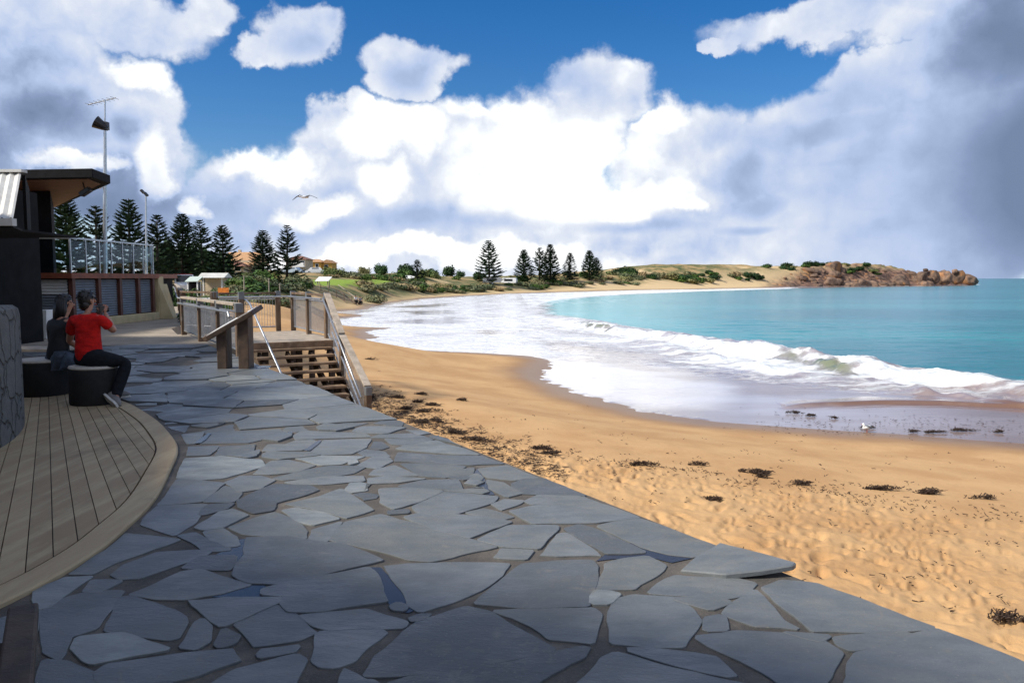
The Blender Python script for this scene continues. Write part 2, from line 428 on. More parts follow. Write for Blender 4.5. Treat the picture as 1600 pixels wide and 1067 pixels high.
def puddle_mat():
    m, g, b = new_mat('wet_mortar')
    b.inputs['Base Color'].default_value = (.035, .034, .04, 1); b.inputs['Roughness'].default_value = .22
    geo = g.new('ShaderNodeNewGeometry')
    bp = g.new('ShaderNodeBump'); bp.inputs['Strength'].default_value = .05; bp.inputs['Distance'].default_value = .01
    g.l.new(g.noise(geo.outputs['Position'], 20, 3, .5), bp.inputs['Height']); g.l.new(bp.outputs[0], b.inputs['Normal'])
    return m
M['puddle'] = puddle_mat()
def deck_mat():
    m, g, b = new_mat('sandstone_coloured_deck')
    geo = g.new('ShaderNodeNewGeometry'); p = geo.outputs['Position']; t = g.attr('tint')
    c = g.mix(t, (.25, .175, .095), (.37, .27, .155))
    mp = g.new('ShaderNodeMapping'); g.l.new(p, mp.inputs[0]); mp.inputs['Scale'].default_value = (5.0, .6, 1); mp.inputs['Rotation'].default_value = (0, 0, R(-25))
    c = g.mix(g.mapr(g.noise(mp.outputs[0], 1.8, 6, .65), .4, .7, 0, .7), c, (.47, .37, .22))
    c = g.mix(g.mapr(g.noise(p, 1.2, 6, .7), .55, .75, 0, .7), c, (.14, .10, .06))
    g.l.new(c, b.inputs['Base Color']); b.inputs['Roughness'].default_value = .75
    bp = g.new('ShaderNodeBump'); bp.inputs['Strength'].default_value = .25; bp.inputs['Distance'].default_value = .01
    g.l.new(g.noise(p, 50, 5, .6), bp.inputs['Height']); g.l.new(bp.outputs[0], b.inputs['Normal'])
    return m
M['deck'] = deck_mat()
def stone_wall_mat():
    m, g, b = new_mat('grey_rubble_stone')
    geo = g.new('ShaderNodeNewGeometry'); p = geo.outputs['Position']
    vo = g.new('ShaderNodeTexVoronoi', feature='DISTANCE_TO_EDGE'); g.l.new(g.vec('ADD', p, g.vec('MULTIPLY', g.noise(p, 4, 3, .5, out=1), (.25, .25, .25))), vo.inputs['Vector']); vo.inputs['Scale'].default_value = 3.4
    vc = g.new('ShaderNodeTexVoronoi'); g.l.new(p, vc.inputs['Vector']); vc.inputs['Scale'].default_value = 4.2
    e = g.mapr(vo.outputs['Distance'], .0, .07)
    c = g.mix(g.noise(p, 6, 6, .7), (.07, .07, .07), (.2, .195, .18))
    c = g.mix(e, (.10, .098, .09), c)
    g.l.new(c, b.inputs['Base Color']); b.inputs['Roughness'].default_value = .9
    bp = g.new('ShaderNodeBump'); bp.inputs['Strength'].default_value = 1; bp.inputs['Distance'].default_value = .05
    g.l.new(g.math('ADD', e, g.math('MULTIPLY', g.noise(p, 18, 6, .7), .5)), bp.inputs['Height']); g.l.new(bp.outputs[0], b.inputs['Normal'])
    return m
M['rubble'] = stone_wall_mat()

# ------------------------------------------------------------------ terrain
SEA = -2.3
E0 = P(577, 638); U = (P(1600, 1040) - E0); U = Vector((-U.x, -U.y, 0)).normalized(); N2 = Vector((-U.y * -1, -U.x, 0))
N2 = Vector((U.y, -U.x, 0))                                    # towards the beach
def ST(s, t, z=0.0): return Vector((E0.x + U.x * s + N2.x * t, E0.y + U.y * s + N2.y * t, z))

wl_px = [(1900, 720), (1750, 706), (1600, 693), (1500, 686), (1400, 678), (1300, 672), (1200, 665), (1120, 659), (1050, 650), (1000, 641), (950, 628), (912, 616), (880, 605), (855, 596), (843, 588), (850, 579),
         (862, 570), (858, 562), (835, 557), (780, 553), (700, 549), (620, 546), (580, 542), (560, 537), (572, 531), (590, 527), (582, 522), (574, 519), (590, 515), (619, 512.5),
         (560, 510.5), (532, 508), (500, 503), (532, 497.5), (566, 494.5), (568, 492), (530, 489), (505, 487.5), (535, 486.5), (575, 482.8), (580, 480), (610, 473.5), (655, 467.5), (712, 463.2), (790, 459),
         (880, 455.6), (1000, 452.6), (1072, 451.8), (1153, 449.4), (1250, 447.9), (1300, 447.6), (1360, 447.2), (1400, 446.8), (1450, 446.2), (1500, 445.4), (1526, 444.8)]
wl = [tuple(P(x, y, SEA)[:2]) for x, y in wl_px]
tipx, tipy = wl[-1]
LAND = wl + [(tipx + 12, tipy + 25), (tipx + 2, tipy + 55), (tipx - 60, tipy + 110), (150, 680), (0, 900), (-1500, 1200), (-1500, -300), (60, -300), (60, -10)]
ctl = []
def cp(px, py, Y): q = Q(px, py, Y); ctl.append((q.x, q.y, q.z))
for s in range(-8, 20, 2): ctl.append((*ST(s, .2)[:2], -1.3)); ctl.append((*ST(s, 2.5)[:2], -1.34))
for s in range(-8, 12, 3): ctl.append((*ST(s, 7)[:2], -1.62))
for x, y in ((-14, 5), (-14, 20), (-14, 40), (-20, 70), (-12, 30), (-13, 55), (-6, 5), (-8, 18), (-30, 40), (-30, 10), (-11, 24)): ctl.append((x, y, -.3))
for x, y in ((-9, 32), (-10, 45), (-8, 38)): ctl.append((x, y, -1.0))
for a in [(480, 492, 40), (450, 478, 55), (500, 478, 70), (540, 472, 98), (590, 466, 122), (560, 464, 110), (650, 459, 165), (500, 458, 90), (430, 462, 70), (380, 452, 72), (330, 448, 80),
          (520, 449, 118), (600, 447, 145), (650, 446, 162), (470, 447, 106), (380, 442, 100), (300, 441, 90), (560, 441, 140), (520, 432, 152), (600, 430, 185), (650, 432, 205), (490, 424, 152), (450, 426, 150), (400, 424, 155), (330, 430, 150),
          (505, 447.5, 118), (540, 446.5, 128), (580, 446, 140), (640, 444.5, 165), (470, 446.5, 106),
          (300, 436, 120), (250, 442, 90), (700, 434, 228), (760, 437, 238), (800, 437, 256), (860, 435, 272), (900, 434, 285), (700, 455, 190), (750, 451, 206), (800, 448, 222), (860, 445, 248), (900, 443, 262), (950, 439, 280), (1000, 437, 305),
          (960, 430, 318), (1000, 425, 335), (1050, 417, 352), (1100, 416.5, 364), (1150, 418, 372), (1200, 419, 385), (1250, 419, 395), (1300, 418, 405), (1350, 417, 415), (1400, 419, 425), (1440, 422, 432), (1475, 427, 440), (1500, 432, 455), (1515, 438, 466),
          (1050, 436, 328), (1100, 436, 342), (1150, 436, 352), (1200, 438, 362), (1250, 439, 375), (1300, 439, 384), (1350, 438, 395), (1400, 438, 405), (1450, 439, 418), (1100, 446, 328), (1000, 446, 290), (1180, 445, 347)]: cp(*a)
for a in [(520, 436, 260), (700, 436, 320), (850, 436, 360), (1050, 436, 470), (1250, 436, 500), (1400, 437, 520), (300, 436, 260), (100, 436, 160)]: cp(*a)
for i in range(0, len(wl), 3): ctl.append((*wl[i], SEA))
ctl = np.array(ctl)
_n = len(ctl); _D = np.sqrt(((ctl[:, None, :2] - ctl[None, :, :2]) ** 2).sum(-1))
_A = np.zeros((_n + 1, _n + 1)); _A[:_n, :_n] = _D + np.eye(_n) * -.35; _A[:_n, _n] = 1; _A[_n, :_n] = 1
_w = np.linalg.solve(_A, np.r_[ctl[:, 2], 0])
def rbf(x, y):
    z = np.full(x.shape, _w[_n])
    for i in range(_n): z = z + _w[i] * np.sqrt((x - ctl[i, 0]) ** 2 + (y - ctl[i, 1]) ** 2)
    return z
PATH_EDGE = [ST(-12, 0), ST(14.2, 0), ST(14.2, -.3), (-10.1, 23.6), (-10.9, 27), (-13.2, 33), (-20, 50), (-31, 78)]
PAVED = [tuple(p[:2]) for p in PATH_EDGE] + [(-37, 80), (-40, 40), (-40, -20), tuple(ST(-30, 0)[:2])]
HEAD = [tuple(Q(x, 440, Y)[:2]) for x, Y in ((1195, 340), (1250, 340), (1560, 440), (1560, 560), (1420, 540), (1330, 430), (1240, 392), (1200, 365))]
tr_px = [(560, 668), (600, 680), (650, 690), (720, 700), (800, 708), (900, 722), (1000, 732), (1100, 740), (1200, 752), (1300, 764), (1400, 774), (1500, 782), (1650, 792)]
TROD = [tuple(P(x, y, -1.5)[:2]) for x, y in tr_px]
def trodden(x, y):
    near = [(40, TROD[-1][1] - 1), (40, -30)] + [tuple(ST(-30, -1)[:2]), tuple(ST(9, -1)[:2])]
    return sdist(TROD + near, x, y)
def height(x, y, fine=False, masks=False):
    x = np.atleast_1d(np.asarray(x, float)); y = np.atleast_1d(np.asarray(y, float))
    sd = sdist(LAND, x, y); r = np.hypot(x, y); z0 = rbf(x, y)
    z0 = np.where(sd > 0, np.maximum(z0, SEA + .05 + .02 * np.minimum(sd, 10)), z0)
    wd = np.where(r < 60, 7.0, 7 + .04 * (r - 60))
    k = sstep(sd, 0, wd)
    z = np.where(sd > 0, (SEA + .05 * sd) * (1 - k) + z0 * k, SEA + np.maximum(sd * .05, -4))
    inl = sstep(sd, 9, 28)
    paved = sdist(PAVED, x, y)
    hd = sstep(sdist(HEAD, x, y), -6, 8)
    far = sstep(r, 60, 160) * inl
    z = z + far * (fbm(x / 22, y / 22, 4, 5) * 2.6 + fbm(x / 6, y / 6, 3, 9) * .7)
    z = z + hd * sstep(sd, 0, 8) * ((np.abs(fbm(x / 8, y / 8, 5, 21)) * -7 + 1.6) + np.abs(fbm(x / 3.2, y / 3.2, 4, 3)) * -3 + .6)
    z = np.where(sd < 30, z + sstep(sd, 2, 8) * (fbm(x / 5, y / 5, 3, 2) * .10), z)
    if fine:
        m = r < 75; wx = fbm(x[m] / .8, y[m] / .8, 3, 101) * .8; wy = fbm(x[m] / .8, y[m] / .8, 3, 103) * .8
        t = trodden(x[m], y[m]); e = sdist(PAVED, x[m], y[m])
        tm = sstep(t + fbm(x[m] / .9, y[m] / .9, 3, 4) * 1.2, -.15, .5)
        zz = fbm(x[m] / .45, y[m] / .45, 4, 11) * .06 + fbm(x[m] / .16, y[m] / .16, 3, 13) * .03
        # foot prints : jittered pits with a raised rim
        for cs, dep, sd_ in ((.36, .044, 31), (.21, .026, 33)):
            gx, gy = (x[m] + wx) / cs, (y[m] + wy) / cs; vary = .25 + 1.2 * sstep(fbm(x[m] / 1.3, y[m] / 1.3, 3, 107 + sd_), -.2, .2); ix, iy = np.floor(gx), np.floor(gy); best = np.full(gx.shape, 9.0)
            for ox in (-1, 0, 1):
                for oy in (-1, 0, 1):
                    jx, jy = ix + ox, iy + oy
                    an = _h(jx, jy, sd_ + 5) * 6.28; ca, sa = np.cos(an), np.sin(an)
                    ddx = gx - jx - _h(jx, jy, sd_); ddy = gy - jy - _h(jx, jy, sd_ + 1)
                    best = np.minimum(best, np.hypot((ddx * ca + ddy * sa), (-ddx * sa + ddy * ca) * 1.7))
            zz = zz - vary * dep * (1 - sstep(best, .06, .42)) + vary * dep * .3 * np.exp(-((best - .5) / .14) ** 2)
        lowr = sstep(sd[m], .5, 4) * (fbm(x[m] / 1.6, y[m] / 1.6, 4, 41) * .05 + fbm(x[m] / .35, y[m] / .35, 3, 43) * .012)
        z[m] = z[m] + tm * zz + lowr
        z[m] = z[m] + .10 * np.exp(-np.maximum(-e, 0) / .5) * (e < .3)
    z = np.where(paved > -.02, np.minimum(z, -.35), np.where(paved > -3, np.minimum(z, -.2 - .0 * paved), z))
    if not masks: return z
    veg = far * sstep(fbm(x / 11, y / 11, 4, 51) + .16 * sstep(sd, 10, 34), -.13, .02)
    veg = np.maximum(veg * (1 - hd), hd * sstep(z, 5.2, 7.4) * sstep(fbm(x / 9, y / 9, 3, 61), -.2, .1))
    nearveg = sstep(sdist([tuple(Q(a, b, c)[:2]) for a, b, c in ((250, 470, 42), (420, 470, 62), (540, 462, 106), (600, 462, 126), (655, 458, 156), (720, 452, 184), (900, 441, 258), (960, 430, 330), (700, 430, 420), (300, 430, 420), (-300, 430, 200), (0, 440, 80))], x, y), -3, 4)
    veg = np.maximum(veg * sstep(sd, 8, 20), nearveg * sstep(fbm(x / 6, y / 6, 4, 71), -.3, -.06))
    lawn = sstep(sdist([tuple(Q(a, b, c)[:2]) for a, b, c in ((462, 450, 110), (545, 450, 131), (610, 448, 156), (640, 447, 172), (600, 445, 168), (540, 444.5, 148), (470, 445.5, 128))], x, y) + fbm(x / 4, y / 4, 4, 44) * 5, -.8, 1.4)
    wet = 1 - sstep(sd + fbm(x / 2.5, y / 2.5, 3, 81) * 1.2, .1, 2.6)
    return z, sd, veg, lawn, wet, hd

def sand_mat():
    m, g, b = new_mat('golden_sand')
    geo = g.new('ShaderNodeNewGeometry'); p = geo.outputs['Position']
    n1 = g.noise(p, .6, 6, .6); n2 = g.noise(p, 18, 6, .7)
    sand = g.mix(g.mapr(n1, .35, .65), (.45, .258, .112), (.545, .335, .155))
    sand = g.mix(g.mapr(n2, .55, .75, 0, .35), sand, (.33, .185, .08))
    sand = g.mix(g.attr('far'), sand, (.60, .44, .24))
    wet = g.attr('wet')
    sand = g.mix(wet, sand, (.235, .135, .066))
    scrub = g.mix(g.mapr(g.noise(p, .45, 6, .7), .4, .65), (.06, .09, .025), (.20, .17, .075))
    scrub = g.mix(g.mapr(g.noise(p, .16, 4, .6), .42, .62), scrub, (.36, .25, .115))
    c = g.mix(g.attr('veg'), sand, scrub)
    lawn = g.mix(g.noise(p, 1.2, 4, .6), (.17, .27, .02), (.27, .36, .05))
    c = g.mix(g.attr('lawn'), c, lawn)
    vo = g.new('ShaderNodeTexVoronoi', feature='DISTANCE_TO_EDGE'); vo.inputs['Scale'].default_value = .22
    g.l.new(g.vec('ADD', p, g.vec('MULTIPLY', g.noise(p, .3, 4, .6, out=1), (3, 3, 3))), vo.inputs['Vector'])
    crack = g.mapr(vo.outputs['Distance'], .0, .18)
    rock = g.mix(g.mapr(g.noise(p, .22, 7, .7), .35, .65), (.12, .066, .046), (.31, .18, .118))
    rock = g.mix(g.mapr(g.noise(p, .12, 4, .6), .52, .66, 0, .8), rock, (.42, .20, .07))
    rock = g.mix(crack, (.06, .036, .028), rock)
    c = g.mix(g.attr('rock'), c, rock)
    g.l.new(c, b.inputs['Base Color'])
    g.l.new(g.mapr(wet, 0, 1, .9, .35), b.inputs['Roughness'])
    b.inputs['Specular IOR Level'].default_value = .3
    bp = g.new('ShaderNodeBump'); bp.inputs['Strength'].default_value = .5; bp.inputs['Distance'].default_value = .03
    h = g.math('ADD', g.math('MULTIPLY', g.noise(p, 9, 6, .65), g.mapr(wet, 0, 1, 1, .15)), g.math('MULTIPLY', crack, g.math('MULTIPLY', g.attr('rock'), 8)))
    g.l.new(h, bp.inputs['Height']); g.l.new(bp.outputs[0], b.inputs['Normal'])
    return m
M['sand'] = sand_mat()
def build_terrain():
    rr = np.r_[np.geomspace(2.2, 45, 420), np.geomspace(45, 1500, 381)[1:]]
    aa = np.r_[np.linspace(R(-75), R(-34), 60), np.linspace(R(-34), R(36), 760)[1:], np.linspace(R(36), R(75), 60)[1:]]
    RR, AA = np.meshgrid(rr, aa, indexing='ij'); X = RR * np.sin(AA); Y = RR * np.cos(AA)
    z, sd, veg, lawn, wet, hd = height(X.ravel(), Y.ravel(), True, True)
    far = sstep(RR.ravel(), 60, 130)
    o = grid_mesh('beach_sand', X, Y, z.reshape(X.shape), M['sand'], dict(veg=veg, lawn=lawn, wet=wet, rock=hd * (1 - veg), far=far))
    tag(o, kind='structure', label='golden sand beach rising to scrubby dunes and the rocky headland', cat='beach')
    # the ground right round behind the camera
    rr = np.geomspace(2.3, 1500, 60); aa = np.linspace(R(75), R(285), 90)
    RR, AA = np.meshgrid(rr, aa, indexing='ij'); X = RR * np.sin(AA); Y = RR * np.cos(AA)
    z, sd, veg, lawn, wet, hd = height(X.ravel(), Y.ravel(), False, True)
    o = grid_mesh('ground', X, Y, z.reshape(X.shape) - .01, M['sand'], dict(veg=veg, lawn=lawn, wet=wet, rock=hd * 0, far=hd * 0))
    tag(o, kind='structure', label='sandy ground behind the promenade', cat='ground')
build_terrain()

# ------------------------------------------------------------------ sea
def pw(lst, z=SEA): return [tuple(P(x, y, z)[:2]) for x, y in lst]
crest_px = [(835, 492), (862, 497), (920, 507), (965, 514.5), (1010, 522), (1060, 530), (1100, 537), (1150, 545), (1200, 553), (1250, 560), (1300, 567), (1350, 574), (1400, 581), (1450, 588), (1500, 595), (1600, 607), (1750, 622), (1900, 635)]
CREST = pw(crest_px, -2.1)
roll_px = [(1230, 632), (1290, 629), (1380, 626), (1470, 627), (1530, 630), (1590, 632), (1680, 637), (1800, 645)]
ROLL = pw(roll_px, -2.2)
FOAM = pw([(575, 541), (560, 536), (590, 527), (600, 514), (540, 507), (520, 500), (585, 481), (655, 468), (790, 459.3), (900, 456.2), (1000, 453.4), (1100, 452), (1250, 449), (1245, 451), (1100, 455.5), (1000, 459.5), (930, 464), (880, 471), (855, 482),
           (862, 491), (920, 501), (965, 508.5), (1010, 516), (1100, 530), (1200, 545.5), (1300, 559.5), (1400, 572), (1500, 584), (1600, 595), (1900, 622), (1900, 650), (1600, 629), (1500, 622), (1400, 616), (1290, 604.5), (1200, 598), (1100, 586), (1030, 574),
           (950, 566), (880, 566), (862, 562), (780, 552), (680, 547)])
DEEP = pw([(850, 470), (855, 484), (862, 493), (965, 511), (1100, 532), (1300, 562), (1500, 588), (1900, 626), (4000, 640)]) + [(30000, 4000), (30000, 30000), (-3000, 30000)] + pw([(1528, 441), (1520, 446.5), (1250, 450.3), (1100, 455), (1000, 459), (930, 463)])
SHEET = pw([(560, 537), (590, 527), (640, 530), (800, 536), (880, 541), (1000, 560), (1100, 584), (1180, 604), (1120, 640), (1000, 640), (900, 612), (845, 588), (862, 568), (780, 551), (620, 546)])
BARS = [pw(p) for p in ([(560, 533), (640, 524), (760, 517), (830, 516), (770, 522), (720, 521)], [(585, 503), (640, 500), (720, 496), (740, 504), (680, 506)], [(620, 487), (700, 485), (712, 490), (650, 492)], [(600, 479), (690, 475), (705, 479), (640, 481)],
                        [(860, 533), (990, 555), (985, 559), (880, 546)], [(880, 562), (960, 553), (1030, 574), (1100, 586), (1240, 602), (1300, 612), (1200, 618), (1000, 580)], [(1230, 622), (1380, 618), (1600, 632), (1900, 650), (1900, 680), (1600, 655), (1350, 640)])]
CYAN_FOAM = pw([(870, 474), (920, 470), (1000, 466), (980, 470), (900, 476)])
def water_mat():
    m, g, b = new_mat('sea_water')
    geo = g.new('ShaderNodeNewGeometry'); p = geo.outputs['Position']
    deep = g.attr('deep'); foam = g.attr('foam'); sandy = g.attr('sandy'); sheet = g.attr('sheet')
    mpw = g.new('ShaderNodeMapping'); g.l.new(p, mpw.inputs[0]); mpw.inputs['Rotation'].default_value = (0, 0, R(-25)); mpw.inputs['Scale'].default_value = (.35, 1, 1)
    pw_ = mpw.outputs[0]
    sh = g.mix(g.mapr(g.noise(pw_, .5, 5, .6), .35, .65), (.30, .26, .27), (.42, .40, .45))
    sh = g.mix(sheet, sh, (.80, .79, .82))  # white base stands in for bright sky mirrored in the wash
    sh = g.mix(sandy, sh, (.20, .115, .075))
    tq = g.mix(g.mapr(g.noise(pw_, .05, 5, .6), .35, .65), (.014, .18, .22), (.035, .27, .30))
    tq = g.mix(g.attr('aqua'), tq, (.15, .50, .55))
    tq = g.mix(g.mapr(g.noise(pw_, .9, 5, .65), .55, .75, 0, .5), tq, (.01, .13, .19))
    c = g.mix(deep, sh, tq)
    c = g.mix(g.attr('face'), c, (.17, .19, .12))
    # foam : streaks and lace
    v = g.vec('ADD', pw_, g.vec('MULTIPLY', g.noise(pw_, .8, 4, .6, out=1), (1.6, 1.6, 1.6)))
    vo = g.new('ShaderNodeTexVoronoi', feature='SMOOTH_F1'); g.l.new(v, vo.inputs['Vector']); vo.inputs['Scale'].default_value = 1.6
    lace = g.math('ADD', g.math('MULTIPLY', vo.outputs['Distance'], .55), g.math('MULTIPLY', g.noise(pw_, 1.3, 8, .68), .75))
    fm = g.mapr(g.math('ADD', lace, g.math('MULTIPLY', foam, 1.05)), 1.02, 1.34)
    fcol = g.mix(g.mapr(g.noise(pw_, 1.5, 8, .72), .38, .6), (.58, .61, .62), (.88, .90, .91))  # grey patches in the foam colour stand in for shading
    c = g.mix(fm, c, fcol)
    g.l.new(c, b.inputs['Base Color'])
    rough = g.math('MAXIMUM', g.mapr(fm, 0, 1, 0, .75), g.mapr(deep, 0, 1, .10, .16))
    g.l.new(rough, b.inputs['Roughness']); b.inputs['IOR'].default_value = 1.33
    g.l.new(g.mapr(deep, 0, 1, .9, .42), b.inputs['Specular IOR Level'])
    hgt = g.math('ADD', g.math('MULTIPLY', g.noise(pw_, 1.1, 6, .62), .55), g.math('MULTIPLY', g.noise(pw_, 6.0, 4, .6), .07))
    hgt = g.math('MULTIPLY', hgt, g.mapr(deep, 0, 1, .05, 1.0))
    hgt = g.math('ADD', hgt, g.math('MULTIPLY', fm, g.math('MULTIPLY', g.noise(pw_, 3.0, 7, .7), .55)))
    bp = g.new('ShaderNodeBump'); bp.inputs['Strength'].default_value = .75; bp.inputs['Distance'].default_value = .35
    g.l.new(hgt, bp.inputs['Height']); g.l.new(bp.outputs[0], b.inputs['Normal'])
    return m
M['water'] = water_mat()
def build_sea():
    rr = np.r_[np.geomspace(15, 75, 470), np.geomspace(75, 900, 170)[1:], np.geomspace(900, 25000, 40)[1:]]
    aa = np.r_[np.linspace(R(-17), R(35), 800), np.linspace(R(35), R(85), 70)[1:]]
    RR, AA = np.meshgrid(rr, aa, indexing='ij'); X = (RR * np.sin(AA)); Y = (RR * np.cos(AA)); x, y, r = X.ravel(), Y.ravel(), RR.ravel()
    wob = fbm(x / 2.2, y / 2.2, 4, 7); wob2 = fbm(x / .7, y / .7, 4, 8)
    near = 1 - sstep(r, 60, 140)
    # breaking crest : steep towards the shore, long back
    dc = pldist(CREST, x, y, False); side = np.where(inside(CREST + [(400, CREST[-1][1]), (400, 2000), (CREST[0][0], 2000)], x, y), 1, -1)
    s = dc * side + wob * 2.2
    az = np.degrees(np.arctan2(x, y))
    amp = .58 * sstep(az, 1, 6) * (0.55 + .9 * (vnoise(az / 2.2, az * 0, 3))) * (1 - .4 * sstep(az, 22, 32))
    crest = np.where(s > 0, np.exp(-(s / 2.4) ** 2), np.exp(-(s / .75) ** 2)) * amp
    z = SEA + crest * (1 + wob2 * .5)
    s2 = s + 2.6
    z = z + np.where(s2 > 0, np.exp(-(s2 / 1.2) ** 2), np.exp(-(s2 / .5) ** 2)) * .16 * sstep(az, 6, 12) * (.4 + 1.2 * vnoise(az / 1.1, az * 0, 9))
    dr = pldist(ROLL, x, y, False) * np.where(inside(ROLL + [(400, ROLL[-1][1]), (400, 2000), (ROLL[0][0], 2000)], x, y), 1, -1)
    dr = dr + wob * .5
    rm = sstep(az, 17, 21)
    z = z + np.where(dr > 0, np.exp(-(dr / .8) ** 2), np.exp(-(dr / .22) ** 2)) * .11 * rm
    deep = sstep(sdist(DEEP, x, y) + wob * 3.2, -.7, 1.4)
    fo = sdist(FOAM, x, y)
    foam = sstep(fo + wob * 4.5 + wob2 * 2.2, -.9, .9) * (.84 + .22 * near * wob)
    core = sstep(fo, .6, 3)
    band = sstep(s + wob2, -2.6, -1.2)
    core = core * (.45 + .55 * np.maximum(band, sstep(fbm(x / 5, y / 2, 4, 29), -.05, .2))) * (1 - .35 * (1 - sstep(az + wob * 14, -2, 5)))
    foam = np.maximum(foam * .60, foam * core * .84)
    # green-brown faces of the breaking wave stay clear
    face = np.exp(-((s + .3 + wob) / .5) ** 2) * (np.exp(-((az - 6.2) / 1.8) ** 2) + .8 * np.exp(-((az - 21.5) / 2.0) ** 2)) * sstep(wob2 + fbm(x / .35, y / 1.2, 3, 19), -.2, .15)
    foam = foam * (1 - .6 * np.clip(face, 0, 1))
    R2 = pw([(1180, 562), (1210, 558), (1240, 560), (1280, 567), (1320, 575), (1365, 586)], -2.1)
    d2 = pldist(R2, x, y, False) * np.where(inside(R2 + [(400, R2[-1][1]), (400, 2000), (R2[0][0], 2000)], x, y), 1, -1) + wob * .7
    w2 = np.exp(-((az - 21.3) / 2.6) ** 2)
    z = z + w2 * .27 * np.where(d2 > 0, np.exp(-(d2 / 1.3) ** 2), np.exp(-(d2 / .4) ** 2)) * (1 + wob2)
    f2 = w2 * np.exp(-((d2 + .12) / .42) ** 2) * sstep(fbm(x / .5, y / 1.5, 3, 19), -.25, .12)
    face = np.clip(face * np.exp(-((az - 6.2) / 2) ** 2) + f2 * 1.2, 0, 1)
    foam = foam * (1 - .62 * np.clip(f2 * 1.2, 0, 1))
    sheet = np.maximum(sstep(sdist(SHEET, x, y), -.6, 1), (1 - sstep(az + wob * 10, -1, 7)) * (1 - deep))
    foam = np.maximum(foam, sheet * (.25 + .45 * wob) * (1 - .6 * sstep(az + wob * 6, 1, 9)))
    bars = np.zeros_like(x)
    for q in BARS: bars = np.maximum(bars, sstep(sdist(q, x, y) + wob * 4 + fbm(x / 6, y / 1.5, 3, 66) * 2.5, -1.2, 1.6))
    foam = foam * (1 - .62 * bars)
    sw = sstep(sdist(LAND, x, y), -.5, -.05) * (sstep(sdist(LAND, x, y), -.9, -.4))
    foam = np.maximum(foam, sw * .3 * (az < 14))
    ws = (1 - np.abs(vnoise(x / 40 + wob, y / 5.5 + x / 16, 77) * 2 - 1))
    foam = np.maximum(foam, deep * (ws > .97) * .0)
    foam = np.maximum(foam, sstep(sdist(CYAN_FOAM, x, y) + wob * 5, -1.5, 2) * .45)
    # wash along the headland rocks
    hd = -sdist(LAND, x, y)
    foam = np.maximum(foam, sstep(r, 330, 350) * (1 - sstep(hd + wob * 7, .5, 4.0)) * (az > 18.5) * .95)
    sandy = np.clip(np.maximum(bars * .55, face * .12) + rm * np.exp(-(dr / .45) ** 2) * .9, 0, 1)
    sandy = np.maximum(sandy, .55 * sstep(az, 15, 30) * (1 - deep))
    z = z + deep * near * (fbm(x / 3.5, y / 1.6, 4, 91) * .16) + foam * near * (wob2 * .16 + fbm(x / .28, y / .28, 3, 93) * .10)
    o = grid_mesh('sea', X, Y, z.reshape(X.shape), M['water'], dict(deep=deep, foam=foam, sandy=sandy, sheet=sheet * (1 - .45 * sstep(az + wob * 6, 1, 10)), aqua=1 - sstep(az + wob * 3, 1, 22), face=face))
    tag(o, kind='structure', label='turquoise bay with white surf and a glossy sheet of swash', cat='sea')
build_sea()

# ------------------------------------------------------------------ promenade : flagstones, path, deck
DECK_EDGE = smooth_line([(-9.0, 12.2), (-7.2, 11.3), (-5.9, 10.5), (-4.8, 9.66), (-3.91, 8.54), (-3.3, 7.58), (-2.93, 6.89), (-2.66, 6.1), (-2.42, 5.3), (-2.32, 4.72), (-2.27, 4.2), (-2.33, 3.6), (-2.6, 2.7), (-3.1, 1.9), (-3.9, 1.2)], 6)
DECK = DECK_EDGE + [(-9.0, 1.2)]
FLAG_AREA = [tuple(ST(-14, 0)[:2]), tuple(ST(9.9, 0)[:2]), (-7.0, 17.78), (-16, 17.78), (-16, -6)]
mb = MB(); mb.prism(FLAG_AREA, -1.9, -.007)
tag(mb.build('promenade', M['mortar']), kind='structure', label='mortar bed of the flagstone promenade with its low sea wall', cat='promenade')

def clip_half(poly, a, b, c):       # keep a*x + b*y <= c
    out = []
    for i in range(len(poly)):
        p, q = poly[i], poly[(i + 1) % len(poly)]
        dp, dq = a * p[0] + b * p[1] - c, a * q[0] + b * q[1] - c
        if dp <= 0: out.append(p)
        if (dp < 0 < dq) or (dq < 0 < dp):
            t = dp / (dp - dq); out.append((p[0] + t * (q[0] - p[0]), p[1] + t * (q[1] - p[1])))
    return out
def area(p): return .5 * sum(p[i][0] * p[(i + 1) % len(p)][1] - p[(i + 1) % len(p)][0] * p[i][1] for i in range(len(p)))
A_ = lambda *l: [(200 + x / 2.284, 600 + y / 2.284) for x, y in l]
B_ = lambda *l: [(600 + x / 2.558, 650 + y / 2.558) for x, y in l]
C_ = lambda *l: [(1000 + x / 2.667, 700 + y / 2.667) for x, y in l]
D_ = lambda *l: [(x / 2.285, 600 + y / 2.285) for x, y in l]
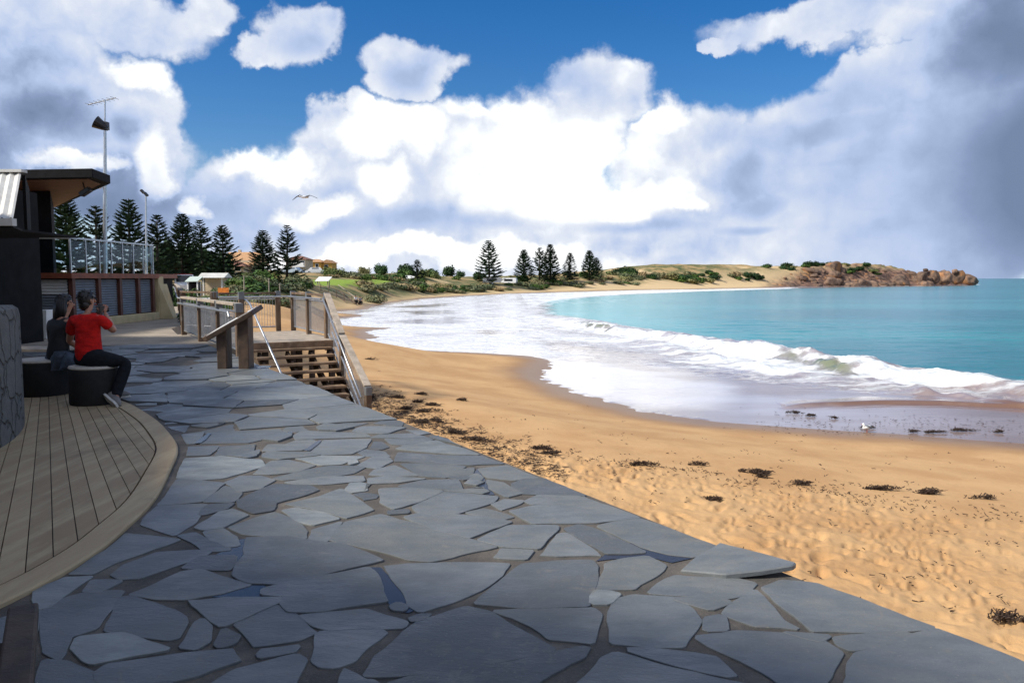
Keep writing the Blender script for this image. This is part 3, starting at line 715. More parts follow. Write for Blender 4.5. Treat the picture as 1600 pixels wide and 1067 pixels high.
stones_px = [A_((108, 433), (180, 338), (345, 353), (262, 418)), A_((180, 333), (205, 265), (330, 258), (470, 270), (482, 292), (340, 335), (245, 342)), A_((350, 350), (400, 328), (470, 327), (528, 342), (470, 372), (400, 385)),
    A_((270, 420), (345, 363), (400, 380), (405, 392), (372, 420)), A_((392, 440), (395, 415), (470, 380), (530, 358), (640, 360), (680, 378), (625, 398), (530, 425), (512, 450), (450, 462)), A_((560, 428), (690, 400), (760, 373), (880, 448), (780, 478), (660, 445)),
    A_((550, 450), (600, 440), (690, 458), (750, 480), (660, 502), (625, 492)), A_((50, 500), (105, 435), (280, 428), (245, 490), (165, 538)), A_((262, 465), (290, 430), (375, 425), (350, 445), (275, 464)), A_((245, 512), (330, 455), (370, 445), (425, 468), (330, 512), (270, 520)),
    A_((365, 510), (520, 458), (600, 485), (635, 525), (635, 550), (520, 545), (410, 535)), A_((650, 560), (665, 520), (760, 492), (710, 555), (690, 565)),
    A_((720, 553), (775, 492), (900, 465)) + B_((60, 412), (450, 522), (190, 578), (100, 572)) + A_((900, 595)), A_((383, 680), (395, 640), (425, 605), (420, 548), (560, 548), (760, 570), (910, 628), (860, 640), (640, 690), (530, 712), (440, 705)),
    A_((195, 655), (260, 615), (380, 612), (385, 640), (360, 662)), A_((180, 540), (235, 530), (290, 555), (360, 590), (280, 595)), A_((275, 525), (330, 515), (385, 545), (395, 575), (360, 580), (300, 555)),
    D_((245, 678), (375, 592), (450, 533), (640, 555), (520, 600), (400, 640), (330, 678)), D_((395, 680), (440, 645), (560, 600), (760, 590), (740, 610), (500, 690), (430, 695)), A_((5, 750), (200, 670), (250, 665), (435, 715), (330, 745), (210, 765), (100, 765)),
    A_((485, 732), (560, 712), (855, 655), (905, 720), (925, 775), (700, 808), (575, 812), (545, 780), (560, 758), (485, 748)), A_((210, 775), (350, 764), (545, 764), (540, 775), (400, 840), (335, 862)), B_((-8, 600), (100, 590), (300, 587), (500, 588), (470, 635), (380, 695), (260, 745), (145, 778), (110, 755), (60, 680)),
    A_((385, 855), (530, 790), (590, 820), (670, 885), (610, 905), (450, 938)), A_((610, 825), (700, 812), (850, 802), (990, 850), (980, 865), (720, 880), (660, 860)), A_((665, 985), (690, 887), (900, 872), (925, 885), (850, 935), (800, 985), (740, 1008), (690, 1005)),
    D_((390, 875), (430, 760), (470, 755), (660, 830), (670, 850), (640, 905), (600, 912)), D_((645, 940), (700, 850), (720, 840), (750, 865), (745, 920), (700, 948)), D_((770, 930), (800, 875), (850, 900), (830, 925), (785, 938)), D_((270, 940), (280, 905), (430, 893), (600, 945), (330, 995), (310, 985)),
    D_((340, 1030), (380, 1002), (830, 942), (865, 985), (700, 1040), (420, 1080), (345, 1060)), A_((455, 965), (470, 945), (610, 930), (600, 955), (470, 978)), A_((240, 1110), (380, 1020), (600, 968), (625, 985), (560, 1110)), B_((-80, 1040), (-30, 960), (160, 817), (330, 764), (420, 782), (560, 860), (680, 930), (650, 945), (350, 1000), (50, 1042)),
    B_((440, 777), (560, 770), (700, 767), (835, 767), (855, 790), (830, 905), (660, 890), (590, 840)), B_((365, 750), (560, 592), (700, 580), (830, 577), (845, 600), (820, 740), (810, 757), (600, 762)), B_((30, 1075), (120, 1047), (400, 1002), (690, 947), (810, 927), (780, 960), (620, 1060), (540, 1130), (20, 1130)),
    B_((895, 820), (905, 780), (930, 735), (1000, 717), (1160, 727), (1220, 770), (1255, 815), (1230, 850), (1190, 918), (1060, 920), (910, 905)), B_((850, 690), (870, 640), (890, 590), (960, 570), (1050, 560), (1115, 595), (1110, 615), (1000, 690)), C_((40, 600), (110, 545), (150, 530), (400, 547), (475, 562), (440, 600), (340, 625), (150, 608)),
    B_((835, 745), (845, 697), (900, 700), (940, 710), (890, 745)), B_((625, 558), (700, 472), (725, 467), (875, 555), (700, 560)), B_((725, 450), (780, 434), (900, 472), (1040, 543), (890, 548), (800, 500)), B_((855, 438), (900, 425), (1010, 408)) + C_((325, 408), (225, 452), (130, 440)) + B_((1030, 520), (960, 490)),
    B_((500, 380), (700, 342), (795, 322), (1020, 405), (850, 423), (600, 428)), B_((375, 495), (500, 440), (690, 440), (620, 530), (470, 520)), B_((440, 567), (470, 532), (595, 537), (570, 572)), B_((65, 405), (170, 384), (400, 402), (510, 422), (430, 450), (340, 488)), B_((330, 385), (400, 370), (520, 402), (480, 412)),
    B_((125, 360), (240, 302), (450, 322), (430, 345), (290, 388), (140, 383)), B_((-12, 345), (-10, 292), (100, 287), (230, 300), (140, 345), (40, 372)), B_((430, 350), (480, 332), (560, 337), (545, 350), (470, 375)), B_((570, 340), (620, 317), (780, 322), (700, 337), (590, 352)), B_((510, 270), (560, 252), (640, 250), (800, 318), (700, 318), (550, 308)),
    B_((410, 255), (470, 267), (550, 308), (490, 322), (420, 290)), B_((350, 240), (370, 231), (390, 245), (385, 257), (350, 254)), B_((380, 210), (490, 197), (615, 247), (520, 255), (420, 245)), B_((265, 245), (300, 217), (355, 207), (345, 240), (320, 253)), B_((70, 190), (200, 187), (320, 201), (250, 245), (140, 235)),
    B_((45, 180), (60, 147), (250, 157), (385, 160), (475, 190), (350, 196), (150, 184)), B_((50, 130), (120, 102), (210, 99), (380, 154), (200, 147)), B_((60, 280), (150, 257), (290, 254), (310, 293), (200, 289)), B_((20, 380), (90, 374), (95, 386), (22, 391)),
    C_((505, 582), (590, 552), (740, 562), (1220, 747), (1000, 763), (720, 763), (650, 700), (570, 640)), C_((355, 690), (480, 592), (520, 640), (600, 720), (660, 750), (480, 743)), C_((275, 755), (285, 710), (345, 700), (355, 755)),
    C_((245, 787), (400, 767), (600, 777), (760, 802), (840, 850), (800, 920), (770, 979), (600, 990), (420, 880), (300, 825)), C_((600, 768), (700, 776), (790, 781), (750, 803)), C_((805, 790), (870, 781), (1120, 771), (1000, 820), (880, 840), (830, 820)),
    C_((850, 1010), (880, 900), (920, 860), (1150, 782), (1235, 757), (1560, 882), (1640, 915), (1600, 1040), (1300, 1120), (850, 1120)), C_((-40, 835), (150, 847), (320, 867), (410, 945), (370, 955), (150, 905)), B_((755, 1085), (880, 967), (930, 947)) + C_((150, 925), (380, 970), (620, 1030), (520, 1110)) + B_((755, 1130)),
    C_((150, 625), (340, 632), (370, 640), (290, 668)), A_((445, 322), (510, 275), (570, 270), (665, 290), (600, 312), (500, 322)), A_((525, 335), (640, 305), (720, 292), (850, 294), (800, 318), (650, 335), (560, 340)), A_((560, 350), (700, 330), (840, 327), (840, 345), (700, 355), (600, 355)),
    A_((820, 290), (870, 263), (925, 262), (938, 275), (890, 300)), A_((600, 262), (650, 256), (840, 258), (760, 285), (690, 288)), A_((860, 337), (920, 330), (1060, 337), (960, 352), (860, 354)), A_((865, 323), (880, 305), (950, 290), (1030, 325), (950, 328)), A_((640, 250), (700, 200), (860, 196), (850, 225), (800, 248), (690, 252)),
    A_((480, 240), (500, 216), (660, 213), (620, 235)), A_((310, 255), (330, 224), (450, 216), (440, 243), (370, 255)), A_((210, 256), (215, 224), (320, 222), (290, 253)), A_((215, 213), (195, 180), (270, 170), (240, 212)), A_((260, 211), (290, 175), (540, 160), (550, 180), (430, 208)), A_((590, 185), (620, 166), (840, 176), (860, 188), (690, 194), (600, 198)),
    A_((865, 230), (880, 206), (905, 206), (925, 225), (900, 233)), A_((920, 196), (1080, 201), (1000, 220), (940, 215)), A_((865, 190), (900, 180), (1010, 176), (1090, 197), (960, 192)),
    D_((300, 740), (330, 700), (430, 702), (350, 745)), D_((150, 810), (200, 775), (310, 745), (430, 740), (380, 800), (330, 870), (250, 900), (225, 985), (150, 960)), D_((145, 1050), (160, 985), (230, 995), (330, 1040), (340, 1100), (150, 1110)),
    D_((125, 735), (230, 690), (330, 685), (240, 745), (150, 800)), A_((945, 790), (965, 782), (990, 793), (980, 805), (950, 803)), A_((1000, 835), (1040, 820), (1080, 820), (1050, 845), (1010, 848))]
traced = [[tuple(P(x, y)[:2]) for x, y in s] for s in stones_px]
LOOSE = [tuple(P(x, y)[:2]) for x, y in C_((165, 515), (230, 462), (330, 412), (655, 522), (640, 533), (500, 540), (350, 541))]
def refine(poly, amp, step, seed, rnd=.16):
    if area(poly) < 0: poly = poly[::-1]
    n = len(poly); ch = []
    for i in range(n):
        p0, p, q = np.array(poly[i - 1]), np.array(poly[i]), np.array(poly[(i + 1) % n])
        ch += [p + (p0 - p) * min(rnd, .009 / max(np.linalg.norm(p0 - p), 1e-6)), p + (q - p) * min(rnd, .009 / max(np.linalg.norm(q - p), 1e-6))]
    out = []; n = len(ch)
    for i in range(n):
        p, q = ch[i], ch[(i + 1) % n]; d = q - p; L = np.linalg.norm(d)
        if L < 1e-6: continue
        nr = np.array([d[1], -d[0]]) / L; k = max(1, int(L / step))
        for j in range(k):
            a = p + d * j / k
            out.append(tuple(a + nr * amp * 2 * float(fbm(np.array([a[0] * 4.5]), np.array([a[1] * 4.5]), 3, seed)[0])))
    return out
def shrink(poly, d):
    n = len(poly); out = []
    for i in range(n):
        p0, p, q = np.array(poly[i - 1]), np.array(poly[i]), np.array(poly[(i + 1) % n])
        e1, e2 = p - p0, q - p; e1 = e1 / (np.linalg.norm(e1) + 1e-9); e2 = e2 / (np.linalg.norm(e2) + 1e-9)
        nn = np.array([-(e1[1] + e2[1]), e1[0] + e2[0]]); L = np.linalg.norm(nn)
        out.append(tuple(p + (nn / L * d if L > .3 else 0)))
    return out
# the stones of the photograph near by, and random crazy paving of the same kind beyond and between them
allst = [('t', t) for t in traced]
area_n = [FLAG_AREA[0], FLAG_AREA[1], FLAG_AREA[2], FLAG_AREA[3], FLAG_AREA[4]]
seeds = []
fa = np.array(FLAG_AREA)
for gx in np.arange(-16, 7, .62):
    for gy in np.arange(-6, 18, .50):
        seeds.append((gx + rng.uniform(-.3, .3), gy + rng.uniform(-.25, .25)))
seeds = np.array(seeds)
keep = inside(FLAG_AREA, seeds[:, 0], seeds[:, 1])
seeds = seeds[keep]
drop = rng.random(len(seeds)) < .28
seeds = seeds[~drop]
tb = [(min(p[0] for p in t), min(p[1] for p in t), max(p[0] for p in t), max(p[1] for p in t)) for t in traced + [LOOSE]]
for i, s in enumerate(seeds):
    d2 = ((seeds - s) ** 2).sum(1); nb = np.argsort(d2)[1:18]
    poly = [(s[0] - 1.5, s[1] - 1.5), (s[0] + 1.5, s[1] - 1.5), (s[0] + 1.5, s[1] + 1.5), (s[0] - 1.5, s[1] + 1.5)]
    for j in nb:
        q = seeds[j]; a, b = q - s; c = (q @ q - s @ s) / 2
        poly = clip_half(poly, a, b, c)
        if len(poly) < 3: break
    for k in range(4):               # the outline of the paved area
        p, q = fa[k], fa[(k + 1) % 5]
        a, b = (q[1] - p[1]), -(q[0] - p[0]); a, b = (-a, -b)
        if a * s[0] + b * s[1] > a * p[0] + b * p[1]: a, b = -a, -b
        poly = clip_half(poly, a, b, a * p[0] + b * p[1]) if len(poly) > 2 else poly
    if len(poly) < 3: continue
    if area(poly) < 0: poly = poly[::-1]
    gap = rng.choice([.004, .008, .014, .026], p=[.3, .35, .25, .1])
    poly = shrink(poly, gap)
    if area(poly) < .02: continue
    xs = np.array([p[0] for p in poly] + [s[0]]); ys = np.array([p[1] for p in poly] + [s[1]])
    bad = False
    mid = [((poly[k][0] + poly[(k + 1) % len(poly)][0]) / 2, (poly[k][1] + poly[(k + 1) % len(poly)][1]) / 2) for k in range(len(poly))]
    xs = np.r_[xs, [m[0] for m in mid]]; ys = np.r_[ys, [m[1] for m in mid]]
    bx = (xs.min(), ys.min(), xs.max(), ys.max())
    for t, b in zip(traced + [LOOSE], tb):
        if bx[0] > b[2] or bx[2] < b[0] or bx[1] > b[3] or bx[3] < b[1]: continue
        if inside(t, xs, ys).any() or inside(poly, np.array([p[0] for p in t]), np.array([p[1] for p in t])).any(): bad = True; break
    if bad: continue
    dk = sdist(DECK, xs, ys)
    if (dk > -.04).any():
        if (dk > -.04).all(): continue
        # pull the vertices that fall on the deck back to its kerb
        np_ = []
        for (px_, py_) in poly:
            d = float(sdist(DECK, np.array([px_]), np.array([py_]))[0])
            if d > -.05:
                v = np.array([s[0] - px_, s[1] - py_])
                for t_ in np.linspace(0, 1, 30):
                    qx, qy = px_ + v[0] * t_, py_ + v[1] * t_
                    if float(sdist(DECK, np.array([qx]), np.array([qy]))[0]) < -.05: break
                np_.append((qx, qy))
            else: np_.append((px_, py_))
        poly = np_
        if len(poly) < 3 or abs(area(poly)) < .02: continue
    allst.append(('v', poly))
# small pieces fill what is still open
polys = [p for _, p in allst]; bbs = [(min(p[0] for p in t) - .6, min(p[1] for p in t) - .6, max(p[0] for p in t) + .6, max(p[1] for p in t) + .6) for t in polys]
cand = np.stack([rng.uniform(-9, 3, 9000), rng.uniform(1.5, 17.7, 9000)], -1)
cand = cand[inside(FLAG_AREA, cand[:, 0], cand[:, 1])]
dmin = np.minimum(-sdist(DECK, cand[:, 0], cand[:, 1]), sdist(FLAG_AREA, cand[:, 0], cand[:, 1]))
for t in polys + [LOOSE]: dmin = np.minimum(dmin, -sdist(t, cand[:, 0], cand[:, 1]))
need = np.where(cand[:, 1] < 5, .085, .05)
cand = cand[dmin > need]; dmin = dmin[dmin > need]
o_ = np.argsort(-dmin); chosen = []
for q, dm in zip(cand[o_], dmin[o_]):
    if all((q[0] - c[0]) ** 2 + (q[1] - c[1]) ** 2 > (.16 + c[2] * .5) ** 2 for c in chosen): chosen.append((q[0], q[1], dm))
ch = np.array([c[:2] for c in chosen])
for i, (x, y, dm) in enumerate(chosen):
    n_ = rng.integers(9, 12); an = np.sort(rng.uniform(0, 2 * math.pi, n_) * .35 + np.arange(n_) * 2 * math.pi / n_ * 1.0)
    rad = np.full(n_, .55); px_, py_ = x + np.cos(an)[:, None] * np.linspace(.02, .55, 28), y + np.sin(an)[:, None] * np.linspace(.02, .55, 28)
    ok = (sdist(DECK, px_, py_) < -.03) & inside(FLAG_AREA, px_, py_)
    for t, b in zip(polys, bbs):
        if b[0] < x < b[2] and b[1] < y < b[3]: ok &= (sdist(t, px_, py_) < -.014)
    ok &= (sdist(LOOSE, px_, py_) < -.02)
    for j in np.argsort(((ch - (x, y)) ** 2).sum(1))[1:9]:
        d_ = ch[j] - (x, y); c_ = (ch[j] @ ch[j] - x * x - y * y) / 2 - .012 * np.hypot(*d_); ok &= (px_ * d_[0] + py_ * d_[1] < c_)
    first = np.where(ok.all(1), 27, np.argmin(ok, 1) - 1)
    if (first < 1).any(): continue
    allst.append(('s', [(px_[k, f], py_[k, f]) for k, f in enumerate(first)]))
mb = MB(); tints = []
for i, (k, poly) in enumerate(allst):
    Y = np.mean([p[1] for p in poly])
    pr = refine(poly, .024 if k == 't' else .03, .05 if Y < 7 else .12, 5 + i % 7)
    n = len(pr); zt = rng.uniform(0, .004); tx, ty = rng.uniform(-.002, .002, 2)
    if k == 't': pr = shrink(pr, -.015); cx, cy = np.mean([p[0] for p in pr]), np.mean([p[1] for p in pr])
    zf = lambda p, o: zt + o + tx * (p[0] - cx) + ty * (p[1] - cy)
    inn = shrink(pr, .0022)
    vs = [(p[0], p[1], -.03) for p in pr] + [(p[0], p[1], zf(p, -.0018)) for p in pr] + [(p[0], p[1], zf(p, 0)) for p in inn]
    fs = [(a, (a + 1) % n, n + (a + 1) % n, n + a) for a in range(n)] + [(n + a, n + (a + 1) % n, 2 * n + (a + 1) % n, 2 * n + a) for a in range(n)] + [tuple(range(2 * n, 3 * n))]
    mb.add(vs, fs); t = float(np.clip(rng.normal(.46, .27), 0, 1)); tints += [t] * len(fs)
fl = mb.build('flagstone_paving', M['slate'])
at = fl.data.attributes.new('tint', 'FLOAT', 'FACE'); at.data.foreach_set('value', np.array(tints, np.float32))
tag(fl, kind='structure', label='blue grey slate crazy paving of the promenade', cat='paving')

# the lifted flagstone at the edge
mb = MB(); pr = refine(LOOSE, .012, .06, 3); n = len(pr)
hz = lambda p, o: .010 + o + .050 * max(0, min(1, (p[0] - LOOSE[0][0]) / (LOOSE[3][0] - LOOSE[0][0]))) ** 1.3
inn = shrink(pr, .007)
mb.add([(p[0], p[1], hz(p, -.026)) for p in pr] + [(p[0], p[1], hz(p, -.006)) for p in pr] + [(p[0], p[1], hz(p, 0)) for p in inn],
       [tuple(range(n))[::-1]] + [(a, (a + 1) % n, n + (a + 1) % n, n + a) for a in range(n)] + [(n + a, n + (a + 1) % n, 2 * n + (a + 1) % n, 2 * n + a) for a in range(n)] + [tuple(range(2 * n, 3 * n))])
lo = mb.build('loose_flagstone', M['slate'])
at = lo.data.attributes.new('tint', 'FLOAT', 'FACE'); at.data.foreach_set('value', np.full(len(lo.data.polygons), .5, np.float32))
tag(lo, 'lifted pointed slate flagstone with a dark gap beneath at the promenade edge', 'flagstone')

# puddles lying in the joints
for lab, poly in (('dark blue star shaped puddle in the joints beside a big slab', A_((300, 612), (345, 590), (395, 575), (400, 552), (420, 550), (425, 590), (465, 605), (420, 625), (400, 648), (375, 640), (378, 615), (340, 610))),
                  ('long blue puddle under the wide pale grey stone at lower left', A_((290, 758), (420, 718), (490, 712), (485, 748), (560, 758), (540, 766), (400, 762))),
                  ('dark puddle in the wide joint with two small white stones', A_((858, 650), (905, 650), (950, 700), (1025, 805), (1000, 815), (950, 808), (925, 775), (900, 715))),
                  ('blue puddle beside the stones near the lifted flagstone', B_((880, 552), (985, 505), (1060, 520), (1130, 545), (1240, 565), (1150, 585), (1060, 560), (900, 570), (840, 580))),
                  ('thin bright puddle in a joint, nearest to the stairs of two', A_((548, 188), (565, 174), (590, 172), (575, 190))),
                  ('thin bright puddle in a joint, second from the stairs', A_((628, 240), (680, 202), (694, 202), (650, 238))),
                  ('thin blue puddle close to the curved deck', A_((235, 214), (285, 176), (300, 178), (262, 212))),
                  ('dark forked puddle around the small pale stones by the sand', B_((340, 255), (372, 205), (400, 240), (420, 285), (440, 312), (385, 310), (380, 280))),
                  ('pale puddle shining beside the sign legs', [(400, 573), (412, 571.5), (424, 572.5), (421, 575.5), (404, 576)])):
    pts = [P(x, y) for x, y in poly]; mb = MB(); pr = refine([tuple(p[:2]) for p in pts], .01, .05, 9)
    z = .0065 if 'sign' in lab or 'thin' in lab else -.0025
    mb.add([(p[0], p[1], z) for p in pr], [tuple(range(len(pr)))])
    tag(mb.build('puddle', M['puddle']), lab, 'puddle')

# deck : kerb ring, wedge boards with dark joints
mb = MB(); ring = DECK_EDGE
inner = []
for i, p in enumerate(ring):
    a, b = np.array(ring[max(i - 1, 0)]), np.array(ring[min(i + 1, len(ring) - 1)]); d = (b - a) / np.linalg.norm(b - a)
    inner.append((p[0] + d[1] * .17, p[1] - d[0] * .17))
def insetp(off): 
    o = []
    for i, p in enumerate(ring):
        a, b = np.array(ring[max(i - 1, 0)]), np.array(ring[min(i + 1, len(ring) - 1)]); d = (b - a) / np.linalg.norm(b - a)
        o.append((p[0] + d[1] * off, p[1] - d[0] * off))
    return o
if not inside(DECK, np.array([insetp(.1)[40][0]]), np.array([insetp(.1)[40][1]]))[0]: sg = -1
else: sg = 1
base = MB(); base.prism(insetp(sg * .01) + [(-9.0, 1.3)], -.05, -.005)
tag(base.build('deck_bed', M['timber_dark']), kind='structure', label='dark bed under the deck boards', cat='deck')
mb = MB(); tin = []
I1, I2, I3 = insetp(sg * .012), insetp(sg * .17), insetp(0)
for i in range(len(ring) - 1):
    mb.add([(*I3[i], -.05), (*I3[i + 1], -.05), (*I3[i + 1], .012), (*I3[i], .012), (*I1[i], .022), (*I1[i + 1], .022), (*I2[i + 1], .022), (*I2[i], .022), (*I2[i], -.05), (*I2[i + 1], -.05)],
           [(0, 1, 2, 3), (3, 2, 5, 4), (4, 5, 6, 7), (7, 6, 9, 8)]); tin += [.95] * 4
FANC = np.array((-14.4, 24.6))
ii = insetp(sg * .185)
angs = np.arange(-42, 10, .30)
for k, a in enumerate(angs):
    a0, a1 = R(a), R(a + .30)         # boards radiate from a far point
    poly = [tuple(q) for q in ii] + [(-9.0, 1.4)]
    d0 = np.array((math.sin(-a0), -math.cos(a0))); d1 = np.array((math.sin(-a1), -math.cos(a1)))
    n0 = np.array((-d0[1], d0[0])); n1 = np.array((-d1[1], d1[0]))
    c0, c1 = n0 @ FANC, n1 @ FANC
    if n0 @ (FANC + d1) > c0: n0, c0 = -n0, -c0
    poly = clip_half(poly, n0[0], n0[1], c0 - .003)
    if n1 @ (FANC + d0) > c1: n1, c1 = -n1, -c1
    if len(poly) > 2: poly = clip_half(poly, n1[0], n1[1], c1 - .003)
    if len(poly) < 3 or abs(area(poly)) < .01: continue
    b = len(mb.f); mb.prism(poly, -.02, .018); tin += [float(rng.uniform(.1, .9))] * (len(mb.f) - b)
dk = mb.build('deck', M['deck'])
at = dk.data.attributes.new('tint', 'FLOAT', 'FACE'); at.data.foreach_set('value', np.array(tin, np.float32))
tag(dk, kind='structure', label='sand coloured deck with a rounded kerb', cat='deck')

# the sandy concrete path beyond the flagstones
mb = MB()
pe = [ST(9.93, 0), ST(10.35, .0), ST(10.5, .9), ST(14.2, .9), ST(14.2, -.1), Vector((-10.15, 23.7, 0)), Vector((-11, 27.2, 0)), Vector((-13.2, 33, 0)), Vector((-19.5, 49, 0)), Vector((-31, 78, 0))]
mb.prism([(p.x, p.y) for p in pe] + [(-36, 78), (-22.5, 49), (-17, 36), (-24, 33), (-24, 17.8), (-6.98, 17.8)], -.5, .004)
tag(mb.build('path', M['concrete']), kind='structure', label='sandy concrete path leading past the building', cat='path')

# ------------------------------------------------------------------ the beach club at the left
bl = thing('beach_club', (-16, 24, 0), 'dark beach club building with raised glass balcony and skillion roof at far left', 'building')
mb = MB(); mb.prism([(-24, 26), (-14.9, 26), (-18.0, 31.6), (-24, 32)], 1.66, 4.3); mb.build('wall', M['black'], bl)
mb = MB(); mb.prism([(-24, 14.9), (-11.2, 16.8), (-11.2, 19), (-24, 19)], 0, 3.5); mb.box((-19, 21, 1.75), (10, 4.2, 3.5)); mb.build('side_wall', M['black'], bl)
mb = MB(); mb.prism([(-23.9, 23.75), (-13.15, 23.75), (-13.15, 29.05), (-13.6, 32), (-23.9, 32)], 0, 1.5); mb.build('undercroft_wall', M['black'], bl)
mb = MB(); mb.prism([(-24, 23.5), (-12.95, 23.5), (-12.95, 29.3), (-13.4, 32), (-24, 32)], 1.5, 1.66); mb.build('fascia', M['redbrown'], bl)
mb = MB(); mb.prism([(-13.15, 23.6), (-12.93, 23.6), (-12.93, 29.25), (-13.15, 29.25)], .0, .27); mb.build('kerb', M['cream'], bl, bevel=.02)
mb = MB(); mb.prism([(-13.3, 29.27), (-12.95, 29.27), (-13.0, 29.8), (-13.3, 29.8)], 0, 1.56); mb.prism([(-12.95, 29.3), (-12.55, 29.5), (-12.75, 30.3), (-13.05, 30.2)], [0, 0, 0, 0], [1.3, .05, .05, 1.3]); mb.build('buttress', M['cream'], bl, bevel=.02)
def louvre(name, p, q, z0, z1, mat, parent, nrm):
    mb = MB(); k = int((z1 - z0) / .075); p, q = Vector(p), Vector(q); n = Vector(nrm)
    for i in range(k):
        z = z0 + (i + .5) * (z1 - z0) / k; a, b = Vector((p.x, p.y, z)), Vector((q.x, q.y, z))
        w = n * .035; h = Vector((0, 0, (z1 - z0) / k * .5))
        mb.add([a + n * .005 + h, b + n * .005 + h, b + n * .05 - h * .6, a + n * .05 - h * .6, b + n * .005 - h, a + n * .005 - h], [(0, 1, 2, 3), (3, 2, 4, 5)])
    return mb.build(name, mat, parent)
for y0, y1 in ((23.82, 25.1), (25.32, 26.45), (26.7, 27.75), (28.0, 28.9)): louvre('louvre_panel', (-13.13, y0, 0), (-13.13, y1, 0), .29, 1.46, M['louvre'], bl, (1, 0, 0))
for y in (23.72, 25.21, 26.57, 27.88, 29.0):
    mb = MB(); mb.box((-13.07, y, .885), (.12, .16, 1.225)); mb.build('column', M['postred'], bl)
louvre('roller_shutter', (-14.45, 23.73, 0), (-13.2, 23.73, 0), 1.02, 1.46, M['roofwhite'], bl, (0, -1, 0))
louvre('roller_shutter', (-14.45, 23.73, 0), (-13.2, 23.73, 0), .12, 1.0, M['louvre'], bl, (0, -1, 0))
mb = MB(); mb.box((-14.52, 23.68, .75), (.09, .1, 1.5)); mb.build('column', M['roofwhite'], bl)
mb = MB(); mb.prism([(-25, 23), (-11.95, 23), (-12.2, 24.5), (-18.4, 32.5), (-25, 32.5)], [4.15, 4.36, 4.36, 4.36, 4.15], [4.4, 4.62, 4.62, 4.62, 4.4])
rf = mb.build('roof', M['black'], bl, bevel=.02)
mb = MB(); mb.prism([(-24, 23.2), (-12.2, 23.2), (-12.45, 24.4), (-18.3, 32.2), (-24, 32.2)], [4.125, 4.335, 4.335, 4.335, 4.125], [4.14, 4.35, 4.35, 4.35, 4.14]); mb.build('soffit', M['soffit'], rf)
# unseen wing and sheets added off-frame to shade the deck and paving
mb = MB(); mb.prism([(-14, -9), (-3.2, -9), (-3.2, -.2), (-6.9, .8), (-7.1, 9.3), (-14, 9.3)], 0, 2.9); mb.build('shade_block_wall', M['black'], bl)
mb = MB(); mb.prism([(-14.5, -9.5), (-2.4, -9.5), (-2.4, .5), (-5.8, 1.2), (-6.55, 9.75), (-14.5, 9.75)], [2.9, 3.4, 3.4, 3.1, 2.9, 2.9], [3.1, 3.6, 3.6, 3.3, 3.1, 3.1]); mb.build('shade_block_roof', M['roofwhite'], bl, bevel=.02)
mb = MB(); mb.prism([(-7.2, -2), (-1.5, -2), (-1.7, 1.7), (-4.4, 2.9), (-5.6, 4.6), (-6.5, 7.0), (-6.9, 9.7), (-7.2, 9.7)], [3.02] * 8, [3.07] * 8); mb.build('added_shade_sheet', M['black'], bl)  # unseen sheet added overhead to shade the deck and near paving
mb = MB(); mb.prism([(-9.6, 9.75), (-7.6, 9.75), (-9.0, 13.4), (-12, 13.4)], 2.95, 3.05); mb.build('added_shade_strip', M['black'], bl)  # unseen strip added to cast more shade beside the deck
# corrugated veranda roof
mb = MB(); nx = 190; x0, x1 = -15.5, -8.38
vs = []; fs = []
for j in range(2):
    for i in range(nx + 1):
        x = x0 + (x1 - x0) * i / nx - (0.62 if j else 0) * 1
        zz = .02 * math.sin(i * math.pi / 2)
        vs.append((x, 13.5 + 1.3 * j, (2.5, 3.42)[j] + zz))
for i in range(nx): fs.append((i, i + 1, nx + 2 + i, nx + 1 + i))
mb.add(vs, fs)
vr = mb.build('veranda_roof', M['roofwhite'], bl)
mb = MB(); mb.bar((-16, 13.5, 2.44), (-8.36, 13.5, 2.44), .12, .12); mb.build('gutter', M['roofwhite'], vr)
mb = MB(); mb.bar((-16.2, 14.82, 3.46), (-8.95, 14.82, 3.46), .18, .05); mb.build('ridge_cap', M['roofwhite'], vr)
mb = MB(); mb.prism([(-8.42, 13.55), (-9.0, 14.75), (-9.3, 17.2), (-16, 17.2), (-16, 13.55)], [2.36] * 5, [2.4] * 5); mb.build('veranda_ceiling', M['black'], vr)
mb = MB(); mb.prism([(-9.05, 14.9), (-8.99, 14.9), (-10.3, 17.2), (-10.36, 17.2)], 2.4, 3.4); mb.build('veranda_gable', M['black'], vr)
for x in (-9.0, -12.5):
    mb = MB(); mb.box((x, 13.75, 1.19), (.11, .11, 2.38)); mb.build('veranda_post', M['timber_dark'], bl)
# balustrade
bal = thing('balustrade', (0, 0, 0), None, None); bal.parent = bl; bal.location = (3, 0, 1.66)
pts = [(-19, 23.6), (-17.6, 23.6), (-15.75, 23.6), (-14.4, 23.6), (-13.02, 23.6), (-13.02, 24.45), (-13.02, 25.25), (-13.02, 26.0), (-13.02, 26.75), (-13.02, 27.5), (-13.02, 28.25), (-13.02, 29.0), (-13.2, 29.25)]
for i, (x, y) in enumerate(pts):
    mb = MB(); mb.box((x, y, 2.16), (.045, .045, 1.0)); mb.build('post', M['steel'], bal)
    if i: 
        a, b = Vector((*pts[i - 1], 2.2)), Vector((x, y, 2.2)); d = (b - a).normalized() * .04
        mb = MB(); mb.bar(a + d, b - d, .012, .82); mb.build('glass_panel', M['glass'], bal)
mb = MB()
for a, b in ((pts[0], pts[4]), (pts[4], pts[-2]), (pts[-2], pts[-1])): mb.bar((*a, 2.69), (*b, 2.69), .06, .05)
mb.build('top_rail', M['steel'], bal)

